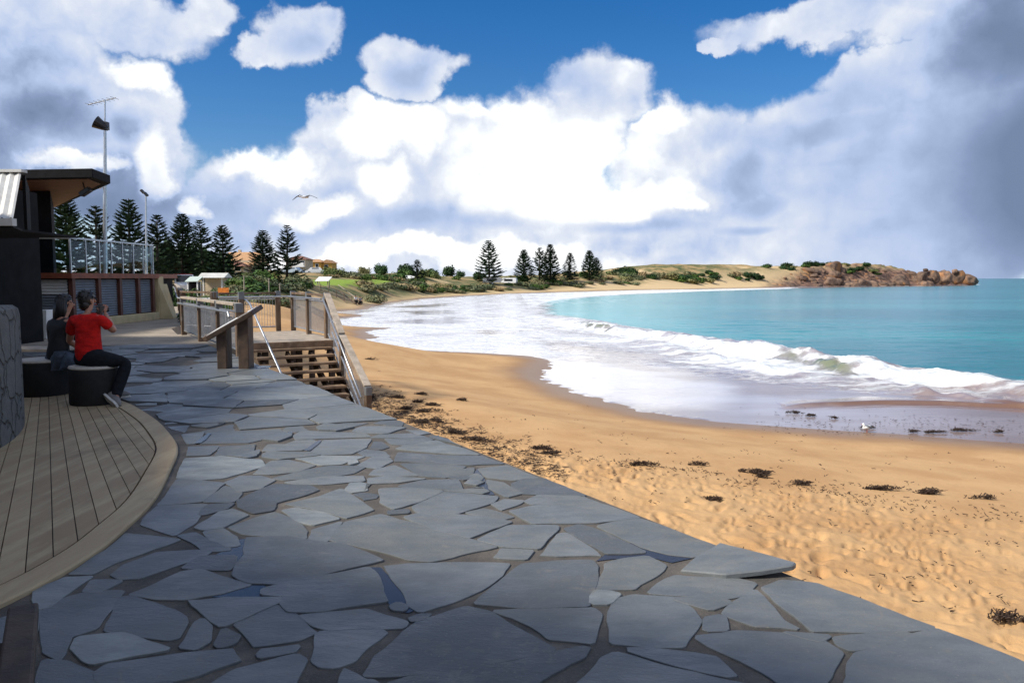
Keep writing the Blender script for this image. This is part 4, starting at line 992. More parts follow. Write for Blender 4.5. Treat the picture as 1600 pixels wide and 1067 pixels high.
fl_ = thing('floodlight', Q(131, 300, 24.0), 'black floodlight hanging from the tip of the club roof', 'floodlight')
c = Q(134, 300, 24.0); mb = MB(); mb.box(c, (.34, .22, .14), M=Matrix.Rotation(R(-32), 3, 'Y')); mb.build('lamp_housing', M['camblack'], fl_, bevel=.02)
mb = MB(); mb.tube([c, c + Vector((-.12, .05, .33))], .02); mb.build('bracket', M['camblack'], fl_)

ms = thing('radio_mast', (-16.45, 32.2, 0), 'tall grey radio mast with antenna and horn speaker behind the balcony', 'mast')
b = Vector((-16.4, 32.2, 0)); tp = lambda y: Q(164, y, 32.2)
mb = MB(); mb.tube([(b.x - .05, 32.2, 0), tp(380), tp(290), tp(205)], [.10, .085, .075, .06]); mb.build('pole', M['steel'], ms)
mb = MB(); mb.tube([tp(205), tp(157)], .03); mb.build('aerial_stem', M['steel'], ms)
mb = MB(); a_, b_ = Q(137, 164, 32.2), Q(181, 153, 32.4); mb.tube([a_, b_], .022)
for t in np.linspace(.05, .95, 7): q = a_.lerp(b_, t); mb.tube([q - Vector((.1, .5, 0)) * .5, q + Vector((.1, .5, 0)) * .5], .01)
mb.build('antenna', M['steel'], ms)
mb = MB(); q = tp(196); mb.tube([q + Vector((.12, 0, -.15)), q + Vector((-.05, 0, -.05)), q + Vector((-.33, -.1, .12))], [.08, .16, .26], 14); mb.box(q + Vector((.05, 0, -.03)), (.16, .2, .3)); mb.build('horn_speaker', M['camblack'], ms)
mb = MB(); q = tp(290); mb.tube([q + Vector((.06, 0, .02)), q + Vector((-.18, -.1, -.12))], .03); mb.box(q + Vector((-.2, -.1, -.1)), (.16, .12, .08)); mb.build('security_camera', M['white'], ms)

lp = thing('lamp_post', Q(229, 470, 45), 'slim grey lamp post with twin floodlights beyond the glass balcony', 'lamp post')
lp.location.z = -.3
mb = MB(); mb.tube([(lp.location.x, 45, -.3), Q(228, 306, 45)], [.07, .045]); mb.build('pole', M['steel'], lp)
for k, (dx, dz) in enumerate(((-.16, .12), (.02, -.02))):
    mb = MB(); mb.box(Q(226, 303, 45) + Vector((dx + .05, 0, dz)), (.26, .24, .12), M=Matrix.Rotation(R(48), 3, 'Y')); mb.build('lamp_head', M['camblack'], lp, bevel=.02)

# stone wall, bench, planter, stools
wl_pts = smooth_line([(-4.6, 3.0), (-4.35, 4.6), (-4.33, 6.0), (-4.62, 7.3), (-5.35, 8.6), (-6.4, 9.5), (-7.6, 10.1)], 6)
mb = MB(); vs = []; n = len(wl_pts)
for i, p in enumerate(wl_pts):
    a, b = np.array(wl_pts[max(i - 1, 0)]), np.array(wl_pts[min(i + 1, n - 1)]); d = (b - a) / np.linalg.norm(b - a); nn = np.array((-d[1], d[0])) * .45
    h = 1.24 - .45 * sstep(np.array(i / n), .55, .95)
    for (o, z) in ((0, -.03), (0, h - .1), (.03, h - .03), (.12, h), (.8, h), (1, h - .1), (1, -.03)): vs.append((p[0] + nn[0] * o, p[1] + nn[1] * o, z))
fs = []
for i in range(n - 1):
    for k in range(6): fs.append((i * 7 + k, i * 7 + k + 1, i * 7 + 8 + k, i * 7 + 7 + k))
fs += [tuple(range(7)), tuple(range((n - 1) * 7, n * 7))]
mb.add(vs, fs); wo = mb.build('stone_wall', M['rubble'], smooth='auto')
tag(wo, 'low curved grey rubble stone wall at the left edge beside the deck', 'wall')

bn = thing('timber_bench', (-1.6, 1.9, 0), 'dark timber slat bench seen end on in the bottom left corner', 'bench')
bA = Vector((-1.54, 2.52, .43)); bd = Vector((.49, -.87, 0)).normalized(); bl_ = Vector((-bd.y * -1, -bd.x, 0)); bl_ = Vector((bd.y, -bd.x, 0))
for k in range(4):
    o_ = bl_ * (.045 + k * .125); mb = MB(); mb.bar(bA + o_, bA + o_ + bd * 1.8, .112 if k else .085, .045); mb.build('slat', M['timber_dark'], bn, bevel=.008)
for t_ in (.2, 1.5):
    q_ = bA + bl_ * .24 + bd * t_; mb = MB(); mb.bar(q_ - bl_ * .2 - Vector((0, 0, .23)), q_ + bl_ * .2 - Vector((0, 0, .23)), .1, .4); mb.build('leg', M['timber_dark'], bn, bevel=.008)

pl = thing('planter_box', (-11.75, 19.85, 0), 'tapered white planter box standing in front of the roller shutter', 'planter')
mb = MB(); a, b, h = .19, .24, .72; cx, cy = -11.72, 19.87
ring4 = lambda r, z: [(cx + sx * r, cy + sy * r, z) for sx, sy in ((-1, -1), (1, -1), (1, 1), (-1, 1))]
mb.add(ring4(a, 0.004) + ring4(b, h) + ring4(b - .03, h) + ring4(b - .05, h - .08), [(0, 1, 2, 3)] + [(i * 4 + k, i * 4 + (k + 1) % 4, i * 4 + 4 + (k + 1) % 4, i * 4 + 4 + k) for i in range(3) for k in range(4)])
mb.build('tub', M['white'], pl, bevel=.01)
mb = MB(); mb.box((cx, cy, h - .07), (.40, .40, .03)); mb.build('soil', M['weed'], pl)

sb = thing('slatted_bench', (-7.2, 12.1, 0), 'low grey slatted bench behind the two round stools', 'bench')
for k in range(4):
    mb = MB(); mb.box((-7.25, 11.75 + k * .16, .44), (1.3, .13, .04)); mb.build('slat', M['timber_pale'], sb, bevel=.006)
for x in (-7.75, -6.75):
    mb = MB(); mb.box((x, 12, .21), (.1, .5, .42)); mb.build('leg', M['timber_dark'], sb)
stA = Vector((-4.98, 9.42, 0.02))
def stool(c, lab, r=.27):
    t = thing('drum_stool', c, lab, 'stool', 'round drum stools')
    mb = MB(); mb.lathe(c, [(r * .97, 0), (r, .02), (r, .40), (r * .98, .415)], 40); mb.build('drum', M['drum'], t, smooth='auto')
    mb = MB(); mb.lathe(c, [(r * .95, .416), (r * 1.0, .43), (r * .97, .452), (r * .8, .458), (.02, .46)], 40); mb.build('seat_top', M['seat'], t, smooth='auto')
stool(stA, 'dark drum stool with pale round top under the person in red')
stB = Vector((-6.02, 10.15, 0.02))
stool(stB, 'dark drum stool with pale round top under the person in black', .3)

# ------------------------------------------------------------------ people
def skin_mesh(name, joints, edges, mat, parent, root=(0,), sub=2, label=None):
    """joints: (x,y,z,r) ; one continuous skinned surface"""
    off = parent_world(parent)
    me = bpy.data.meshes.new(name); me.from_pydata([(j[0] - off[0], j[1] - off[1], j[2] - off[2]) for j in joints], edges, [])
    o = bpy.data.objects.new(name, me); C.objects.link(o)
    if parent is not None: o.parent = parent
    md = o.modifiers.new('skin', 'SKIN'); md.use_smooth_shade = True; md.branch_smoothing = .6
    sk = me.skin_vertices[0].data
    for i, j in enumerate(joints):
        r = j[3]; sk[i].radius = r if isinstance(r, tuple) else (r, r); sk[i].use_root = i in root
    s = o.modifiers.new('subsurf', 'SUBSURF'); s.levels = sub; s.render_levels = sub
    me.materials.append(mat)
    if label: o['label'] = label
    return o
def ellipsoid(mb, c, r, M_=None, n=18, m=12, f=None):
    vs = []; fs = []
    for i in range(m + 1):
        th = math.pi * i / m
        for k in range(n):
            ph = 2 * math.pi * k / n
            v = Vector((math.sin(th) * math.cos(ph), math.sin(th) * math.sin(ph), math.cos(th)))
            s = f(v) if f else 1
            v = Vector((v.x * r[0], v.y * r[1], v.z * r[2])) * s
            vs.append((M_ @ v if M_ is not None else v) + Vector(c))
    for i in range(m):
        for k in range(n): fs.append((i * n + k, i * n + (k + 1) % n, (i + 1) * n + (k + 1) % n, (i + 1) * n + k))
    mb.add(vs, fs)
def head(parent, c, fwd, mats, hairlen=0, up=(0, 0, 1)):
    """head details as children : face features sit on the body's head; hair is a shell"""
    f = Vector(fwd).normalized(); u = Vector(up); s = f.cross(u).normalized(); u = s.cross(f)
    Mx = Matrix((s, f, u)).transposed()
    mb = MB()
    def hf(v):
        cut = v.y > .35 and v.z < .45
        return 1.0 if not cut else .86
    ellipsoid(mb, Vector(c) + Mx @ Vector((0, -.016, .016)), (.083, .100, .112), Mx, f=hf)
    ellipsoid(mb, Vector(c) + Mx @ Vector((0, -.046, -.05)), (.074, .058, .075), Mx); rr_ = random.Random(5)
    for k in range(90):
        v_ = Vector((rr_.gauss(0, 1), rr_.gauss(-.4, .8), abs(rr_.gauss(.3, .7)))).normalized(); p_ = Vector(c) + Mx @ Vector((v_.x * .082, v_.y * .098 - .016, v_.z * .11 + .016)); mb.tube([p_, p_ + Mx @ (v_ * .012 + Vector((rr_.uniform(-.01, .01), -.008, rr_.uniform(-.018, .006))))], [.008, .002], 4)
    if hairlen:
        for k in range(14):
            a = math.pi * (.05 + .9 * k / 13) + math.pi; x, y = math.cos(a) * .082, math.sin(a) * .085 - .01
            p = Vector(c) + Mx @ Vector((x, y, .05)); q = Vector(c) + Mx @ Vector((x * 1.15, y * 1.2, -.1)); e = Vector(c) + Mx @ Vector((x * 1.1, y * 1.3 - .01, -hairlen))
            mb.tube([p, q, e], [.03, .034, .012], 7)
    mb.build('hair', mats['hair'], parent, smooth=True)
    for sx in (-.033, .033): mb = MB(); ellipsoid(mb, Vector(c) + Mx @ Vector((sx, .086, .012)), (.013, .008, .009), Mx, 8, 6); mb.build('eye', M['camblack'], parent, smooth=True)
    mb = MB(); ellipsoid(mb, Vector(c) + Mx @ Vector((0, .090, -.055)), (.024, .008, .007), Mx, 8, 6); mb.build('mouth', M['red'], parent, smooth=True)
def lerp(a, b, t): return tuple(np.array(a) * (1 - t) + np.array(b) * t)
def body(parent, J, fwd, hands):
    """J: joint name -> point. builds one continuous skinned body with a head, five fingered hands and bare feet hidden in shoes"""
    f = Vector(fwd).normalized(); up = Vector((0, 0, 1)); s = f.cross(up).normalized()
    js = []; es = []; idx = {}
    def add(n, p, r, prev=None):
        idx[n] = len(js); js.append((*p, r))
        if prev is not None: es.append((idx[prev], idx[n]))
    add('pelvis', J['pelvis'], (.105, .08)); add('waist', lerp(J['pelvis'], J['chest'], .5), (.11, .085), 'pelvis'); add('chest', J['chest'], (.15, .105), 'waist')
    add('upch', lerp(J['chest'], J['neck'], .6), (.13, .09), 'chest'); add('neck', J['neck'], (.055, .055), 'upch')
    h = Vector(J['head']); add('jaw', h + f * .018 - up * .07, (.058, .062), 'neck'); add('skull', h + up * .0, (.076, .088), 'jaw'); add('crown', h - f * .005 + up * .075, (.06, .07), 'skull')
    add('nose', h + f * .105 - up * .02, .012, 'skull')
    for k, sg_ in (('l', -1), ('r', 1)): add('ear' + k, h + s * sg_ * .088 - f * .005 - up * .005, .014, 'skull')
    for k in 'lr':
        add('sh' + k, J['sh' + k], .062, 'upch'); add('ua' + k, lerp(J['sh' + k], J['el' + k], .5), .048, 'sh' + k); add('el' + k, J['el' + k], .040, 'ua' + k)
        add('fa' + k, lerp(J['el' + k], J['wr' + k], .35), .040, 'el' + k); add('wr' + k, J['wr' + k], .026, 'fa' + k)
        pd = Vector(hands[k][0]).normalized(); sd_ = Vector(hands[k][1]).normalized(); cu = Vector(hands[k][2]).normalized()
        w = Vector(J['wr' + k]); add('pm' + k, w + pd * .055, (.036, .02), 'wr' + k)
        for i, (o, L) in enumerate(((-.030, .062), (-.010, .074), (.010, .070), (.029, .054))):
            r0 = w + pd * .088 + sd_ * o; add(f'f{k}{i}a', r0, .0105, 'pm' + k); add(f'f{k}{i}b', r0 + (pd * .7 + cu * .6).normalized() * L * .5, .009, f'f{k}{i}a'); add(f'f{k}{i}c', r0 + (pd * .45 + cu).normalized() * L, .0075, f'f{k}{i}b')
        t0 = w + pd * .035 - sd_ * .036; add(f't{k}a', t0, .013, 'pm' + k); add(f't{k}b', t0 + (pd * .6 - sd_ * .6 + cu * .5) * .035, .010, f't{k}a'); add(f't{k}c', t0 + (pd * .9 - sd_ * .5 + cu * .8) * .055, .008, f't{k}b')
        add('hp' + k, J['hp' + k], .078, 'pelvis'); add('th' + k, lerp(J['hp' + k], J['kn' + k], .5), .078, 'hp' + k); add('kn' + k, J['kn' + k], .058, 'th' + k)
        add('cf' + k, lerp(J['kn' + k], J['an' + k], .35), .055, 'kn' + k); add('an' + k, J['an' + k], .038, 'cf' + k); add('to' + k, J['to' + k], (.036, .024), 'an' + k)
    return skin_mesh('body', js, es, M['skin'], parent)
def clothes(parent, J, shirt, pants, sleeve, pad=.016, shirt_name='shirt'):
    js = []; es = []; idx = {}
    def add(n, p, r, prev=None):
        idx[n] = len(js); js.append((*p, r))
        if prev is not None: es.append((idx[prev], idx[n]))
    add('hem', lerp(J['pelvis'], J['chest'], -.22), (.18, .155)); add('w', lerp(J['pelvis'], J['chest'], .42), (.158, .122), 'hem'); add('c', J['chest'], (.172, .128), 'w'); add('u', lerp(J['chest'], J['neck'], .62), (.14, .10), 'c'); add('n', lerp(J['chest'], J['neck'], .93), (.075, .072), 'u')
    for k in 'lr':
        add('s' + k, J['sh' + k], .085, 'u'); add('m' + k, lerp(J['sh' + k], J['el' + k], .55), .068, 's' + k); add('e' + k, lerp(J['sh' + k], J['el' + k], 1.0 if sleeve > 1 else sleeve), .060, 'm' + k)
        if sleeve > 1: add('f' + k, lerp(J['el' + k], J['wr' + k], .5), .050, 'e' + k); add('g' + k, lerp(J['el' + k], J['wr' + k], .95), .038, 'f' + k)
    skin_mesh(shirt_name, js, es, shirt, parent)
    js = []; es = []; idx = {}
    add('p', lerp(J['pelvis'], J['chest'], .12), (.158, .135))
    for k in 'lr':
        add('h' + k, J['hp' + k], .115, 'p'); add('t' + k, lerp(J['hp' + k], J['kn' + k], .5), .098, 'h' + k); add('k' + k, J['kn' + k], .080, 't' + k)
        add('c' + k, lerp(J['kn' + k], J['an' + k], .4), .076, 'k' + k); add('a' + k, lerp(J['kn' + k], J['an' + k], 1.0), .064, 'c' + k); add('b' + k, lerp(J['an' + k], J['to' + k], .35), .056, 'a' + k)
    skin_mesh('trousers', js, es, pants, parent)
def shoe(parent, an, to, up):
    a, t = Vector(an), Vector(to); d = (t - a); u = Vector(up).normalized()
    d = (d - u * d.dot(u)).normalized(); s = d.cross(u); Mx = Matrix((s, d, u)).transposed()
    base = t - u * .0
    mb = MB()
    ellipsoid(mb, base - d * .10 + u * .035, (.047, .145, .052), Mx, f=lambda v: 1 - .15 * (v.z > .2 and v.y > .3)); ellipsoid(mb, base - d * .19 + u * .06, (.042, .06, .06), Mx)
    o = mb.build('shoe', M['shoe'], parent, smooth=True)
    mb = MB(); mb.prism([(x * .052, y) for x, y in ((-.7, -.25), (.7, -.25), (1, -.2), (.85, -.1), (1.05, -.02), (.8, .03), (0, .05), (-.8, .03), (-1.05, -.02), (-.85, -.1), (-1, -.2))], -.02, .006)
    mb.v = [tuple(base + Mx @ Vector(v)) for v in mb.v]
    mb.build('sole', M['sole'], o)

pr = thing('person', stA + Vector((0, 0, 0)), 'person in a red T-shirt and dark trousers sitting on a stool taking a photo', 'person')
Jm = dict(pelvis=Q(139, 560, 9.36), chest=Q(138, 514, 9.38), neck=Q(138, 488, 9.42), head=Q(137, 469, 9.46), shl=Q(116, 499, 9.42), shr=Q(158, 499, 9.34), ell=Q(108, 533, 9.60), wrl=Q(128, 545, 9.86),
          elr=Q(178, 517, 9.50), wrr=Q(165, 491, 9.72), hpl=Q(130, 561, 9.52), hpr=Q(154, 561, 9.30), knl=Q(168, 562, 9.86), knr=Q(198, 566, 9.46), anl=Q(174, 612, 9.80), anr=Q(182, 615, 9.30), tol=Q(184, 625, 9.86), tor=Q(182, 633, 9.14))
Jm['anl'] = Vector((Jm['anl'].x, 9.82, .10)); Jm['tol'] = Jm['anl'] + Vector((.13, .10, -.06))
FW = (.55, .83, 0)
body(pr, {k: tuple(v) for k, v in Jm.items()}, FW, dict(l=((.7, .5, -.2), (.5, -.7, 0), (0, .3, -1)), r=((-.15, .25, .95), (.5, .6, .1), (-.8, .2, .1))))
clothes(pr, {k: tuple(v) for k, v in Jm.items()}, M['redshirt'], M['jeans'], .62)
head(pr, Jm['head'], FW, M)
shoe(pr, Jm['anr'], Jm['tor'], Vector((.62, .62, .42))); shoe(pr, Jm['anl'], Jm['tol'] - Vector((0, 0, .012)), (0, 0, 1))
cm = thing('camera_in_hand', Q(157, 484, 9.74), 'small black camera held up to the face of the person in red', 'camera')
cp_ = Q(157, 483, 9.74); Mc = Matrix.Rotation(R(-46), 3, 'Z')
mb = MB(); mb.box(cp_, (.13, .06, .085), M=Mc); mb.box(cp_ + Vector((0, 0, .05)), (.05, .05, .03), M=Mc); mb.build('camera_body', M['camblack'], cm, bevel=.008)
mb = MB(); mb.tube([cp_ + Mc @ Vector((0, .03, -.005)), cp_ + Mc @ Vector((0, .09, -.005))], [.034, .032], 16); mb.build('lens', M['camblack'], cm, smooth='auto')

pr2 = thing('person', stB, 'person in black jacket with long dark hair sitting behind the one in red', 'person')
Jf = dict(pelvis=Q(90, 560, 10.12), chest=Q(93, 522, 10.12), neck=Q(98, 494, 10.16), head=Q(103, 474, 10.22), shl=Q(82, 505, 10.24), shr=Q(112, 504, 10.06), ell=Q(82, 535, 10.36), wrl=Q(104, 548, 10.52), elr=Q(118, 534, 10.16), wrr=Q(128, 548, 10.42),
          hpl=Q(86, 561, 10.24), hpr=Q(100, 562, 10.06), knl=Q(124, 564, 10.55), knr=Q(138, 566, 10.36))
for k, (x, y) in dict(l=(-5.62, 10.62), r=(-5.42, 10.42)).items(): Jf['an' + k] = Vector((x, y, .11)); Jf['to' + k] = Vector((x + .13, y + .08, .05))
body(pr2, {k: tuple(v) for k, v in Jf.items()}, (.8, .55, -.05), dict(l=((.7, .4, -.2), (.4, -.7, 0), (0, .3, -1)), r=((.4, .8, -.1), (.7, -.4, 0), (0, .2, -1))))
clothes(pr2, {k: tuple(v) for k, v in Jf.items()}, M['blackcloth'], M['bluejeans'], 1.5, shirt_name='jacket')
head(pr2, Jf['head'], (.8, .55, -.05), M, .2)
for k in 'lr': shoe(pr2, Jf['an' + k], Jf['to' + k] - Vector((0, 0, .012)), (0, 0, 1))

# ------------------------------------------------------------------ sign, stairs, railings
sg_ = thing('information_sign', (-4.75, 13.3, 0), 'sloping information board on two thick timber leg blocks facing the path', 'sign')
def slab(name, px, py, Y, w, d, z0, z1f, z1b, rz, mat, parent):
    c = P(px, py); c = Vector((c.x, c.y, 0)); mb = MB(); ca, sa = math.cos(rz), math.sin(rz)
    pp = [(-w / 2, 0), (w / 2, 0), (w / 2, d), (-w / 2, d)]
    pl_ = [(c.x + x * ca - y * sa, c.y + x * sa + y * ca) for x, y in pp]
    mb.prism(pl_, z0, [z1f[0], z1f[1], z1f[1], z1f[0]]); return mb.build(name, mat, parent, bevel=.012)
tt = lambda px: 0.60 + (px - 330) / 70 * .44
slab('leg', 347, 578, 0, .155, .34, 0.003, (.66, .735), 0, R(4), M['timber_dark'], sg_)
slab('leg', 381, 578, 0, .17, .34, 0.003, (.88, .96), 0, R(4), M['timber_dark'], sg_)
pa, pb = Q(322, 531, 13.0), Q(396, 489, 13.0)
ax = (pb - pa).normalized(); dy = Vector((-.06, 1, .13)).normalized(); nz = ax.cross(dy).normalized()
if nz.z < 0: nz = -nz
def board(name, a0, a1, y0, y1, z0, z1, mat, parent, bevel=0):
    mb = MB(); mb.add([pa + ax * a + dy * y + nz * z for z in (z0, z1) for y in (y0, y1) for a in (a0, a1)], [(0, 2, 3, 1), (4, 5, 7, 6), (0, 1, 5, 4), (2, 6, 7, 3), (0, 4, 6, 2), (1, 3, 7, 5)])
    return mb.build(name, mat, parent, bevel=bevel)
L = (pb - pa).length
bo = board('board', 0, L, -.06, .62, -.03, .05, M['timber_dark'], sg_, .01)
board('display_panel', .05, L - .06, -.03, .58, .051, .058, M['white'], bo)
board('edge_strip', -.012, .05, -.065, .625, -.02, .062, M['timber'], bo, .006)

ST0 = .92                     # the left side of the stairs
st = thing('timber_stairs', ST(10.4, 1.9), 'open timber stairs and landing going down from the promenade to the sand', 'stairs')
def stbox(mb, s0, s1, t0, t1, z0, z1):
    mb.prism([tuple(ST(s, t)[:2]) for s, t in ((s0, t0), (s0, t1), (s1, t1), (s1, t0))], z0, z1); return mb
for k in range(1, 11):
    s = 10.3 - .3 * k; mb = MB()
    stbox(mb, s, s + .13, ST0 + .03, 2.84 - .035 * k, -.15 * k - .055, -.15 * k); stbox(mb, s + .14, s + .28, ST0 + .03, 2.84 - .035 * k, -.15 * k - .055, -.15 * k)
    mb.build('tread', M['timber_tread'], st, bevel=.006)
mb = MB()
for i, s in enumerate(np.arange(10.31, 14.15, .145)): stbox(mb, s, s + .135, ST0 + .0, 3.16, -.045, 0.0)
mb.build('landing_deck', M['timber_pale'], st, bevel=.005)
mb = MB(); stbox(mb, 10.20, 10.30, ST0 + .03, 2.9, -.20, -.006); mb.build('landing_edge_beam', M['timber_tread'], st)
for t in (1.1, 1.75, 2.3, 2.75):
    mb = MB(); a, b = ST(10.2, t, -.28), ST(7.75, t, -1.52); mb.bar(a, b, .06, .2); mb.build('stringer', M['timber_dark'], st)
for s, t in ((10.2, 1.2), (10.2, 2.0), (10.2, 2.8), (9.2, 1.45), (9.2, 2.05), (9.2, 2.6), (8.3, 1.75), (8.3, 2.45), (12.2, 1.1), (12.2, 2.9), (14, 1.1), (14, 2.9)):
    mb = MB(); z1 = -.2 if s > 10 else -.3 - (10.2 - s) * .5; stbox(mb, s, s + .12, t, t + .13, -1.9, z1); mb.build('pile', M['timber_dark'], st)
mb = MB()
for s in (10.6, 11.6, 12.6, 13.6): stbox(mb, s, s + .06, ST0 + .05, 3.1, -.2, -.05)
mb.build('joist', M['timber_dark'], st)

def post(parent, s, t, z0, z1, w=.12, cap=True, mat='timber'):
    mb = MB(); p = ST(s, t); rz = math.atan2(U.y, U.x)
    mb.box((p.x, p.y, (z0 + z1) / 2), (w, w, z1 - z0), rz); o = mb.build('post', M[mat], parent, bevel=.008)
    if cap: mb = MB(); mb.box((p.x, p.y, z1 - .08), (w + .012, w + .012, .17), rz); mb.build('post_cap', M['cap'], o, bevel=.006)
    return o
def infill(parent, a, b, z0a, z1a, z0b, z1b, step=.11, fine=.007):
    """steel baluster panel between two points"""
    n = max(2, int((b - a).length / step)); mb = MB()
    for i in range(n + 1):
        t = i / n; p = a.lerp(b, t); mb.tube([(p.x, p.y, z0a + (z0b - z0a) * t), (p.x, p.y, z1a + (z1b - z1a) * t)], fine, 6)
    mb.tube([(a.x, a.y, z0a), (b.x, b.y, z0b)], .02, 6); mb.tube([(a.x, a.y, z1a), (b.x, b.y, z1b)], .02, 6)
    return mb.build('baluster_panel', M['steel'], parent)
# right hand stair railing
sr = thing('stair_railing', ST(9, 2.95, -1.3), 'timber and steel railing sloping down the seaward side of the stairs', 'railing')
ps = [(10.85, 2.95, -.3, 1.14), (9.2, 2.78, -1.3, .20), (7.0, 2.58, -1.7, -.76)]
for p in ps: post(sr, *p)
for (a, b) in zip(ps[:-1], ps[1:]):
    A, B = ST(a[0] - .04, a[1]), ST(b[0] + .02, b[1]); za, zb = a[3] + (-.02), b[3] + .02
    mb = MB(); mb.bar((A.x, A.y, za), (B.x, B.y, zb), .15, .05); mb.build('top_rail', M['timber_pale'], sr, bevel=.006)
    A2, B2 = A.lerp(B, .06), A.lerp(B, .94); zz = lambda t, o: za + (zb - za) * t + o
    infill(sr, A2, B2, zz(.06, -.95), zz(.06, -.1), zz(.94, -.95), zz(.94, -.1))
A, B = ST(10.8, 2.84, 1.0), ST(7.1, 2.46, -.98); mb = MB(); mb.tube([A + Vector((0, 0, 0)), A.lerp(B, .5) + Vector((0, 0, .0)), B], .024, 10); mb.build('handrail', M['steel'], sr, smooth=True)
A, B = ST(10.2, 2.86, .2), ST(7.1, 2.50, -1.3); mb = MB(); mb.tube([A, B], .02, 8); mb.build('lower_rail', M['steel'], sr)
# left handrail
lr = thing('stair_handrail', ST(9.6, ST0, -.8), 'bent steel pipe handrail with a capped post on the landward side of the stairs', 'handrail')
post(lr, 10.95, .9, -.3, 1.17)
A = ST(10.9, 1.0, .98); A0 = ST(11.1, 1.0, .98); B = ST(7.6, 1.02, -.62)
mb = MB(); mb.tube([A0, A, ST(10.5, 1.0, .90), B, B + Vector((0, 0, -.7))], .024, 10); mb.build('handrail', M['steel'], lr, smooth=True)
# landing railing: seaward side and back
lg = thing('landing_railing', ST(14, 2, 0), 'landing railing of dark timber posts and fine steel bars at the head of the stairs', 'railing')
for s, t in ((14.3, 3.05), (12.6, 3.0), (14.45, 2.66), (14.45, .95)): post(lg, s, t, -.3, 1.13)
for a, b in (((14.22, 3.05), (12.68, 3.0)), ((12.52, 3.0), (10.93, 2.95)), ((14.45, 2.58), (14.45, 1.05))):
    A, B = ST(*a), ST(*b); infill(lg, A, B, .12, .92, .12, .92, .075, .006)
    mb = MB(); mb.bar((A.x, A.y, 1.08), (B.x, B.y, 1.08), .14, .05); mb.build('top_rail', M['timber'], lg, bevel=.006)
mb = MB(); mb.tube([ST(14.33, 1.0, .98), ST(14.33, 2.92, .98), ST(10.95, 2.84, .98)], .024, 10); mb.build('handrail', M['steel'], lg)
# railing along the promenade edge behind the sign
er = thing('edge_railing', ST(10, .0), 'edge railing running behind the information board to the landing', 'railing')
for s in (7.05, 9.0, 11.3, 13.9): post(er, s, .03, -.3, 1.02, .13)
for a, b in ((7.15, 8.9), (9.1, 11.2), (11.4, 13.8)):
    A, B = ST(a, .03), ST(b, .03); infill(er, A, B, .12, .86, .12, .86, .1)
    mb = MB(); mb.bar((A.x, A.y, 1.0), (B.x, B.y, 1.0), .16, .055); mb.build('top_rail', M['timber_pale'], er, bevel=.006)
mb = MB(); mb.tube([ST(7.2, -.12, .76), ST(7.3, -.12, .85), ST(13.8, -.12, .85)], .024, 10); mb.build('handrail', M['steel'], er)
# path fence : from the landing back to the left and away along the path
pf = thing('path_fence', (-10.5, 25, 0), 'long timber fence with steel bars beside the path, running left and away', 'fence')
fp = [Vector((ST(14.45, .9).x, ST(14.45, .9).y, 0)), Vector((-8.6, 22.9, 0))] + [Vector(((px - 800) / F * Y_, Y_, 0)) for px, Y_ in ((287, 23.6), (284, 25.6), (283, 28.5), (281.5, 32), (280, 37), (279, 43), (277, 50), (275, 58))]
rise = [0] * 10
for i, p in enumerate(fp):
    mb = MB(); mb.box((p.x, p.y, .4 + rise[i] / 2), (.13, .13, 1.45 + rise[i]), .4); o = mb.build('post', M['timber'], pf, bevel=.008)
    if i:
        a, b = fp[i - 1], p; d = (b - a).normalized() * .08; za, zb = 1.06 + rise[i - 1], 1.06 + rise[i]
        mb = MB(); mb.bar((a.x, a.y, za + .04), (b.x, b.y, zb + .04), .15, .05); mb.build('top_rail', M['timber_pale'] if i > 4 else M['timber'], pf, bevel=.006)
        infill(pf, a + d, b - d, .12 + rise[i - 1], za - .14, .12 + rise[i], zb - .14, .12)
mb = MB(); mb.tube([p + Vector((-.1, -.12, .92 + r)) for p, r in zip(fp, rise)], .024, 8); mb.build('handrail', M['steel'], pf)

